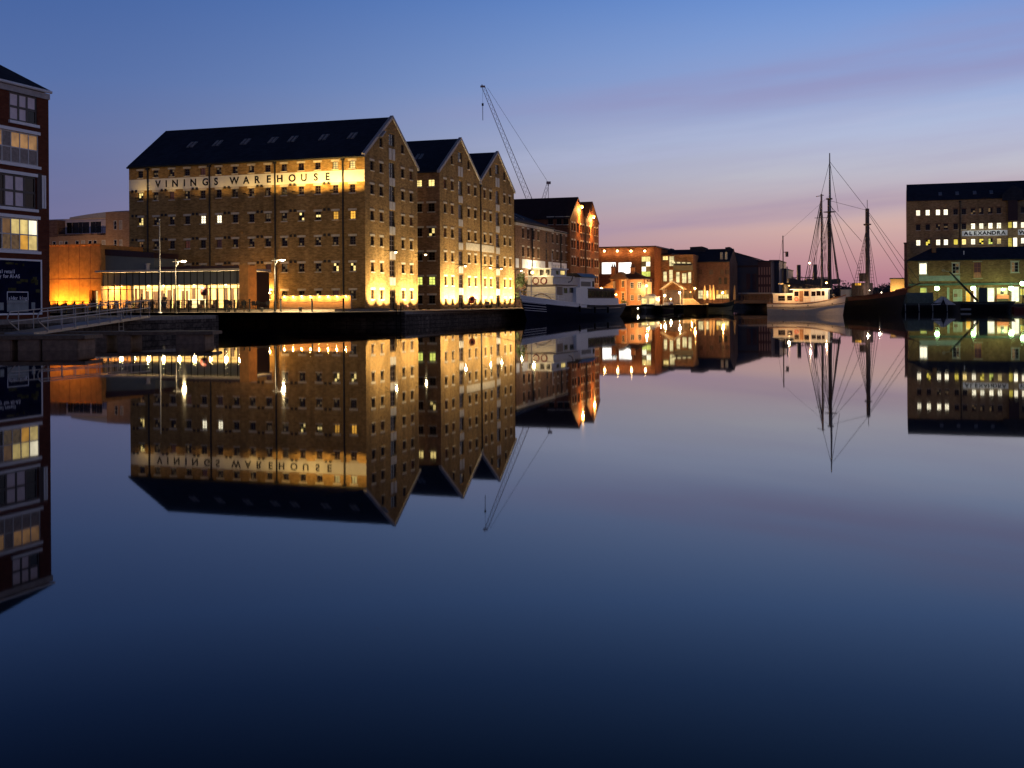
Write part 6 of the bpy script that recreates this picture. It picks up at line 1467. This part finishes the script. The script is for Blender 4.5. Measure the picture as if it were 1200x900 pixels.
mb = MB(); mb.box(e2[0]-.5, e2[1]+.1, -1.45, 1.45, e2[3]+.003, e2[3]+.11, M['white_gloss']); mb.build('roof', c2_)
c3_, e3 = house(wb, bb, 949.5, 970, 338.8, 352, 1.2, 'white_gloss', 'fore_cabin', zb=1.5); panes(c3_, bb, [(950.5, 955.5, 341.5, 347), (956.5, 961.5, 341, 346.5), (962.5, 966, 341, 346.5)], 1.2, 'pane', sgn=-1)
mb = MB(); mb.box(e3[0], e3[1]+.3, -1.35, 1.35, e3[3]+.003, e3[3]+.1, M['white_gloss']); mb.build('roof', c3_)
mb = MB(); ring(mb, (bb.xz(933, 350.5)[0], -1.33, bb.xz(933, 350.5)[1]), .25, .06, M['red_plastic']); mb.build('lifebuoy', c2_)
for px, py in ((905.5, 358.5), (918, 362.5), (930.5, 361), (947, 358), (960, 357.2), (975, 356)):
    x, z = bb.xz(px, py); mb = MB(); mb.sphere((x, -1.79 if px < 950 else -1.72+(px-950)*.018, z), .09, M['pane'], 8, (1, .4, 1)); mb.build('porthole', wb)
mb = MB()
for s in (1, -1):
    mb = MB()
    for i in range(1, 25, 3): mb.tube((st[i][0][0], st[i][0][1]*s*.96, st[i][0][2]), (st[i][0][0], st[i][0][1]*s*.96, st[i][0][2]+.7), .018, M['galv'], 4)
    mb.path([(st[i][0][0], st[i][0][1]*s*.96, st[i][0][2]+.7) for i in range(1, 25, 3)], .014, M['galv'], 4)
    mb.build('guard_rail', wb)
x, z = bb.xz(969.5, 338); mb = MB(); mb.sphere((x, -2.6, e3[3]+.9), .13, M['bulb_orange'], 8); mb.path([(x, 0, e3[3]), (x, -.6, e3[3]+1.0), (x, -2.6, e3[3]+1.05)], .03, M['black_metal'], 5); b_ = mb.build('deck_or_fill_light', wb); lamp(b_, (x, -3.0, e3[3]+.5), 150, (1, .60, .26), r=.1)  # cabin lamp swung out on an added arm to brighten the hull
x = bb.xz(926, 338)[0]; mb = MB(); mb.sphere((x, -2.6, e1[3]+1.2), .07, M['bulb_orange'], 8); mb.path([(x, 0, e1[3]), (x, -.6, e1[3]+1.3), (x, -2.6, e1[3]+1.3)], .025, M['black_metal'], 5); b_ = mb.build('deck_or_fill_light', wb); lamp(b_, (x, -3.0, e1[3]+.8), 150, (1, .60, .26), r=.1)  # second lamp and arm added to light the cream hull
x2 = bb.xz(921, 345)[0]; mb = MB(); mb.tube((x2-.3, 0, e1[3]), (x2-.3, 0, 4.2), .04, M['galv'], 6); mb.build('aerial', wb)
# --- tall ship
ts, L = boat('sailing_ship', 'dark hulled three masted sailing ship with bare rigged masts', 'sailing ship', Vector((at(1063, 360, 190).x, 190, 0)), Vector((at(945, 360, 208).x, 208, 0)))
B = 5.2; st = hull(L, B, 3.9, 2.6, 2.9, rake=1.4, ws=.7, full=2.4)
build_hull(ts, st, lambda t, j: ('maroon' if t > .5 else 'hull_black') if j == 0 else 'hull_black', cap='maroon')
tf = BF(ts, L, 0, False)
def mast(px, ybase, ytop, r0, m='dark_spar', ylow=None, m2='canvas_grey'):
    x, z1 = tf.xz(px, ytop); z0 = 1.6; zl = tf.xz(px, ylow)[1] if ylow else z1
    mb = MB(); mb.tube((x, 0, z0), (x, 0, zl), r0, M[m], 8, r0*.8)
    if ylow: mb.tube((x+.18, 0, zl-2.2), (x+.18, 0, z1), r0*.62, M[m2], 8, r0*.25)
    o_ = mb.build('mast', ts); return o_, x, zl, z1
rig = MB()
m1, x1, zl1, zt1 = mast(971.3, 340, 179.5, .35, ylow=233); m2_, x2, zl2, zt2 = mast(1016.3, 335, 244.5, .40); m3, x3, zl3, zt3 = mast(962.6, 340, 227.5, .2, 'spar')
mb = MB(); mb.box(x1-.7, x1+.9, -.7, .7, zl1-2.4, zl1-2.25, M['dark_spar']); mb.box(x1-.4, x1+.5, -.3, .3, zl1-.15, zl1+.1, M['dark_spar']); mb.build('crosstree', m1)
z_ = tf.xz(1016, 263)[1]; mb = MB(); mb.tube((x2-1.3, .8, z_), (x2+1.0, -.8, z_), .12, M['dark_spar'], 6); mb.box(x2-.45, x2+.45, -.45, .45, z_-.1, z_+.1, M['dark_spar']); mb.build('crosstree', m2_)
mb = MB(); mb.tube((x2, 0, zt2), (x2, 0, zt2+1.5), .05, M['dark_spar'], 5); mb.build('mast_truck', m2_)
mb = MB(); mb.tube((x3-.8, -.5, zt3-.4), (x3+.3, .3, zt3-.2), .06, M['dark_spar'], 5); mb.tube((x3-.9, -.8, zl3*.80), (x3+.9, .8, zl3*.80), .05, M['dark_spar'], 5); mb.build('crosstree', m3)
mb = MB(); mb.tube((x1-.15, -.1, zl1-2), (tf.xz(985, 330)[0], -.3, 4.2), .09, M['dark_spar'], 6, .14); mb.build('gaff_boom', m1)
mb = MB(); mb.tube((x1-.1, 0, 4.4), (x1-5.5, 0, 5.0), .12, M['spar'], 7); mb.build('boom', m1)
r_ = .034
def ln(a, b): rig.tube(a, b, r_, M['rope'], 4, caps=False)
bowp = (L/2+2.6, 0, 4.9)
for s in (-1, 1):
    for dx in (-1.6, -.9, -.2, .5):
        ln((x1, 0, zl1-2.2), (x1+dx, 2.5*s, 2.9)); ln((x2, 0, z_), (x2+dx, 2.3*s, 3.0)); ln((x3, 0, zl3-1.5), (x3+dx-.6, 2.2*s, 2.8))
    for i in range(18):
        t = .06+i*.048; a = Vector((x2-1.6, 2.3*s, 3.0)).lerp(Vector((x2, 0, z_)), t); b = Vector((x2-.2, 2.3*s, 3.0)).lerp(Vector((x2, 0, z_)), t); ln(a, b)
ln((x1+.18, 0, zt1-1.5), (x2, 0, zt2-.2)); ln((x1, 0, zl1-.3), (x2, 0, zt2-.3)); ln((x1, 0, zl1-1), (x2-1.2, 0, tf.xz(1010, 283)[1])); ln((x1, 0, zl1-.5), (x2-.2, 0, 4.5)); ln((x1+.18, 0, zt1-1.5), (x1+1.0, 1.2, zl1-2.3)); ln((x1+.18, 0, zt1-1.5), (x3, 0, zt3))
ln((x2, 0, zt2-.3), bowp); ln((x2, 0, z_), (L/2+.4, 0, 4.2)); ln((x2, 0, zt2-.6), (L/2+1.4, 0, 4.5)); ln((x3, 0, zt3-.4), (-L/2, 1.2, 3)); ln((x3, 0, zt3-.4), (-L/2, -1.2, 3)); ln((x3, 0, zt3-.8), (-L/2-1, 0, 3.1)); ln((x1, 0, zl1-2), (-L/2+1, -2, 3)); ln((x1, 0, zl1-2), (x2-2, 0, 3.5))
rig.build('rigging', ts, recalc=False)
mb = MB(); mb.tube((L/2-2.2, 0, 3.7), (L/2+.6, 0, 4.2), .2, M['maroon'], 8, .16); mb.tube((L/2+.4, 0, 4.15), bowp, .12, M['dark_spar'], 7, .08); mb.build('bowsprit', ts)
c4_, e4 = house(ts, BF(ts, L, -1.2, False), 998, 1012, 331.5, 344, 1.2, 'dark_spar', 'deckhouse', zb=2.2); 
bft = BF(ts, L, -1.2, False)
panes(c4_, bft, [(1002.2, 1004.8, 331.9, 334.3), (1005.6, 1009, 331.9, 334.3)], 1.2, 'amber', sgn=-1)
c5_, e5 = house(ts, bft, 985, 997, 339, 346, 1.3, 'canvas_grey', 'skylight_cover', zb=2.4); mb = MB(); 
for i in range(7): x = e5[0]+.3+i*(e5[1]-e5[0]-.6)/6; mb.box(x-.07, x+.07, -1.34, -1.303, e5[2]+.3, e5[3]-.1, M['white_gloss'])
mb.build('slat', c5_)
mb = MB(); x, z = tf.xz(1013.5, 325); mb.box(x-.5, x+.5, -.9, .0, z-.7, z+.7, M['dark_spar']); mb.build('rigging_box', ts)
for px, py in ((1033, 343.5), (1019, 341)):
    x, z = bft.xz(px, py); mb = MB(); mb.tube((x, -1.2, 2.6), (x, -1.2, z), .03, M['black_metal'], 5); mb.sphere((x, -1.2, z+.1), .08, M['bulb_white'], 8); b_ = mb.build('deck_or_fill_light', ts); lamp(b_, (x, -1.7, z+.2), 28, (1, .8, .6), r=.1)
# --- dredger behind
dr, L = boat('dredger', 'dark work barge with two tall posts and a thin mast behind the white motor boat', 'barge', Vector((at(985, 360, 226).x, 226, 0)), Vector((at(916, 360, 226).x, 226, 0)))
st = hull(L, 5, 1.8, 1.7, 1.7, rake=.3, ws=.98, full=9, keel=-.4); build_hull(dr, st, ['hull_black']*5)
df = BF(dr, L, -2, False); c6, e6 = house(dr, df, 924, 976, 333, 345, 1.8, 'dark_spar', 'deckhouse', zb=1.4); mb = MB(); mb.box(e6[0]-1, e6[1]+1, -2.2, 2.2, e6[3]+.003, e6[3]+.25, M['hull_black']); mb.build('roof', c6)
panes(c6, df, [(930+i*7, 933+i*7, 336, 340) for i in range(6)], 1.8, 'dim_grey', sgn=-1)
for px, pt_ in ((939, 310), (958.3, 309.5)): x, z = df.xz(px, pt_); mb = MB(); mb.box(x-.32, x+.32, -.3, .3, 1.5, z, M['hull_black']); mb.build('spud_post', dr)
mb = MB(); z = df.xz(950, 325)[1]; mb.tube((e6[0]+1, -.4, z), (e6[1]-.5, -.4, z), .08, M['dark_spar'], 5)
rn = random.Random(6)
for i in range(16): x = e6[0]+.8+i*(e6[1]-e6[0]-1.4)/15; mb.tube((x, -.4, e6[3]), (x+rn.uniform(-.5, .5), -.4, z+rn.uniform(-.2, .4)), .06, M['dark_spar'], 5)
for i in range(9): x = e6[0]+1+i*1.1; s_ = rn.uniform(.3, .7); mb.box(x-s_, x+s_, -1, .6, e6[3]+.26, e6[3]+.3+s_*1.3, M['hull_black'])
mb.build('deck_gear', dr)
x, z = df.xz(920.3, 275.5); mb = MB(); mb.tube((x, 0, 1.5), (x, 0, z), .14, M['dark_spar'], 7, .10); zz = df.xz(920, 295)[1]; mb.tube((x, 0, zz), (x+1, 0, zz), .06, M['dark_spar'], 5); mb.box(x+.5, x+1.0, -.2, .2, zz-.9, zz+.1, M['dark_spar']); mb.tube((x+.05, 0, z-.3), (x+9, 0, df.xz(962, 229)[1]), .02, M['rope'], 4); mb.tube((x, 0, z-.3), (x-2.2, 0, 2), .02, M['rope'], 4); mb.build('mast', dr)
x, z = df.xz(924.5, 312); mb = MB(); mb.tube((x, -.5, 1.5), (x, -.5, z), .12, M['canvas_grey'], 6); mb.build('vent_post', dr)
# --- barges on the right
ba, L = boat('barge', 'long dark barge with a rounded grey green canvas cover before the shopfront', 'barge', Vector((at(1127, 360, 206).x, 206, 0)), Vector((at(1041, 360, 209).x, 209, 0)))
st = hull(L, 3.4, 1.9, 1.55, 1.6, rake=.3, ws=.9, full=5, keel=-.4); build_hull(ba, st, ['hull_green', 'hull_black', 'hull_black', 'hull_black', 'hull_black'])
bf_ = BF(ba, L, -1.5, False)
x0, x1 = bf_.xz(1057, 350)[0], bf_.xz(1094, 350)[0]; zt = bf_.xz(1072, 343)[1]
mb = MB(); mb.prism([(-1.55, 1.35), (-1.45, (zt+1.35)/2+.3), (-.8, zt-.15), (0, zt), (.8, zt-.15), (1.45, (zt+1.35)/2+.3), (1.55, 1.35)], 'x', x0+.9, x1, M['canvas_green']); mb.hexa([(x0-.8, -1.5, 1.35), (x0+.9, -1.55, 1.35), (x0+.9, 1.55, 1.35), (x0-.8, 1.5, 1.35), (x0-.2, -1.0, 1.7), (x0+.898, -.8, zt-.15), (x0+.898, .8, zt-.15), (x0-.2, 1.0, 1.7)], M['canvas_green']); mb.build('canvas_cover', ba)
for px in (1047, 1061, 1077, 1093, 1110): x = bf_.xz(px, 360)[0]; mb = MB(); mb.tube((x, -1.62, .1), (x-.05, -1.66, 1.5), .09, M['canvas_grey'], 7); mb.build('fender', ba)
tn = thing('white_tent', 'small white ridge tent on the barge end under the green lamp', 'tent', (at(1104, 360, 206.5).x, 206.3, 1.24), ba.rotation_euler.z)
mb = MB(); mb.poly([(-2.1, -1.2, 0), (.15, -.1, 1.55), (-.1, 1.1, 0)], M['canvas_grey']); mb.hexa([(-2.1, -1.2, .003), (2.1, -1.2, .003), (2.1, 1.2, .003), (-2.1, 1.2, .003), (-.12, -1.0, 1.5), (.12, -1.0, 1.5), (.12, 1.0, 1.5), (-.12, 1.0, 1.5)], M['white_cloth']); mb.build('canvas', tn)
mb = MB(); mb.prism([(-.45, .01), (.45, .01), (0, 1.1)], 'y', -1.24, -1.2, M['dark_cloth']); mb.tube((0, -1.25, .02), (0, -1.05, 1.6), .04, M['dark_spar'], 5); mb.build('opening', tn)
bb_, L = boat('crane_barge', 'dark crane barge with a long slanting jib before the lit shopfront', 'barge', Vector((at(1190, 360, 205).x, 205, 0)), Vector((at(1124, 360, 208).x, 208, 0)))
st = hull(L, 4.2, 1.75, 1.65, 1.8, rake=1.2, ws=.9, full=4, keel=-.4); build_hull(bb_, st, ['hull_green', 'hull_black', 'hull_black', 'hull_black', 'hull_black'], cap='hull_black')
bg_ = BF(bb_, L, 0, False); x0, z0 = bg_.xz(1146, 353); x1, z1 = bg_.xz(1112.5, 318.5)
mb = MB(); mb.tube((x0, 0, z0), (x1, 0, z1), .24, M['hull_black'], 6, .17); mb.build('jib', bb_)
mb = MB(); mb.tube((x1, 0, z1), (x1-1.3, 0, z1+.3), .06, M['galv'], 5); ring(mb, (x1-1, 0, z1+.25), .22, .04, M['galv']); mb.build('jib_head', bb_)
ka = bg_.xz(1147, 345)[0]; kb = bg_.xz(1156.5, 345)[0]; mb = MB(); mb.box(ka, kb, -.9, .9, 1.3, bg_.xz(1150, 337)[1], M['shop_green']); mb.build('crane_cabin', bb_)
mb = MB(); mb.box(bg_.xz(1127, 357)[0], bg_.xz(1144, 357)[0], -1.9, 1.9, 1.66, 1.78, M['off_white']); mb.build('hatch_board', bb_)
x, z = bg_.xz(1121.5, 366.2)
mb = MB(); mb.box(-L/2+.05, -L/2+1.9, -2.03, -1.95, .25, .6, M['canvas_grey']); mb.build('name_plate', bb_)
rb, L = boat('rowing_boat', 'reddish brown wooden boat end cut by the right edge', 'boat', Vector((at(1215, 360, 203).x, 203, 0)), Vector((at(1187, 360, 203).x, 203, 0)))
st = hull(L, 1.7, 1.0, .75, .85, rake=.4, ws=.75, keel=-.2); build_hull(rb, st, ['hull_red']*5, cap='timber')
# --- small craft by the ramp
nb, L = boat('narrow_boat', 'small navy boat with a bright yellow lit cabin bow on to the basin', 'boat', Vector((at(757, 360, 236).x, 236, 0)), Vector((at(766, 360, 246.5).x, 246.5, 0)))
st = hull(L, 4.4, 1.55, 1.2, 1.3, rake=.6, ws=.9, full=3.5, keel=-.3); build_hull(nb, st, ['navy_trim', 'navy_trim', 'navy', 'navy', 'hull_black'], cap='white_gloss')
mb = MB(); mb.box(-3.5, 2.6, -1.5, 1.5, .9, 3.0, M['off_white']); cb_ = mb.build('cabin', nb); mb = MB(); mb.box(-3.7, 2.9, -1.65, 1.65, 3.003, 3.15, M['off_white']); mb.sphere((-.5, 0, 3.1), 1.4, M['off_white'], 10, (1.8, .95, .5)); mb.build('roof', cb_)
for y in (-.8, .8): mb = MB(); mb.box(2.604, 2.63, y-.5, y+.5, 1.7, 2.7, M['warm']); mb.build('window', cb_)
for x in (-2.4, -.6, 1.2): mb = MB(); mb.box(x-.5, x+.5, 1.504, 1.53, 1.7, 2.6, M['warm']); mb.build('window', cb_)
lamp(nb, (5.2, .5, 3.4), 60, (1, .72, .3), r=.1, name='deck_or_fill_light')
lamp(nb, (3.6, 2.8, 3.0), 18, (1, .72, .3), r=.1, name='deck_or_fill_light')
cz, L = boat('cabin_cruiser', 'white and purple cabin cruiser moored left of the timber shelter', 'boat', Vector((at(775.5, 360, 243).x, 243, 0)), Vector((at(789.5, 360, 247).x, 247, 0)))
st = hull(L, 2.2, 1.35, 1.0, .9, rake=.9, ws=.85, full=2.6, keel=-.25); build_hull(cz, st, ['purple_plastic', 'white_gloss', 'purple_plastic', 'purple_plastic', 'hull_black'], cap='white_gloss')
mb = MB(); mb.hexa([(-1.2, -.8, .7), (1.4, -.75, .8), (1.4, .75, .8), (-1.2, .8, .7), (-1.0, -.65, 1.9), (.6, -.6, 1.9), (.6, .6, 1.9), (-1.0, .65, 1.9)], M['white_gloss']); c_ = mb.build('cabin', cz); 
for y in (.76, -.79): mb = MB(); mb.box(-.8, .3, y, y+.03, 1.2, 1.65, M['pane']); mb.build('window', c_)
db, L = boat('dinghy', 'little boat under a blue cover just left of the ramp wall', 'boat', Vector((at(788.5, 360, 245).x, 245, 0)), Vector((at(799, 360, 247).x, 247, 0)))
st = hull(L, 1.6, 1.0, .7, .7, rake=.5, keel=-.2); build_hull(db, st, ['purple_plastic', 'navy', 'navy', 'navy', 'hull_black']); mb = MB(); mb.prism([(-.75, .62), (.75, .62), (.3, 1.35), (-.3, 1.35)], 'x', -.75, .55, M['blue_cover']); mb.build('cover', db)
sb_, L = boat('work_boat', 'low dark open boat moored at the foot of the ramp', 'boat', Vector((at(861, 360, 252).x, 252, 0)), Vector((at(829, 360, 251.2).x, 251.2, 0)))
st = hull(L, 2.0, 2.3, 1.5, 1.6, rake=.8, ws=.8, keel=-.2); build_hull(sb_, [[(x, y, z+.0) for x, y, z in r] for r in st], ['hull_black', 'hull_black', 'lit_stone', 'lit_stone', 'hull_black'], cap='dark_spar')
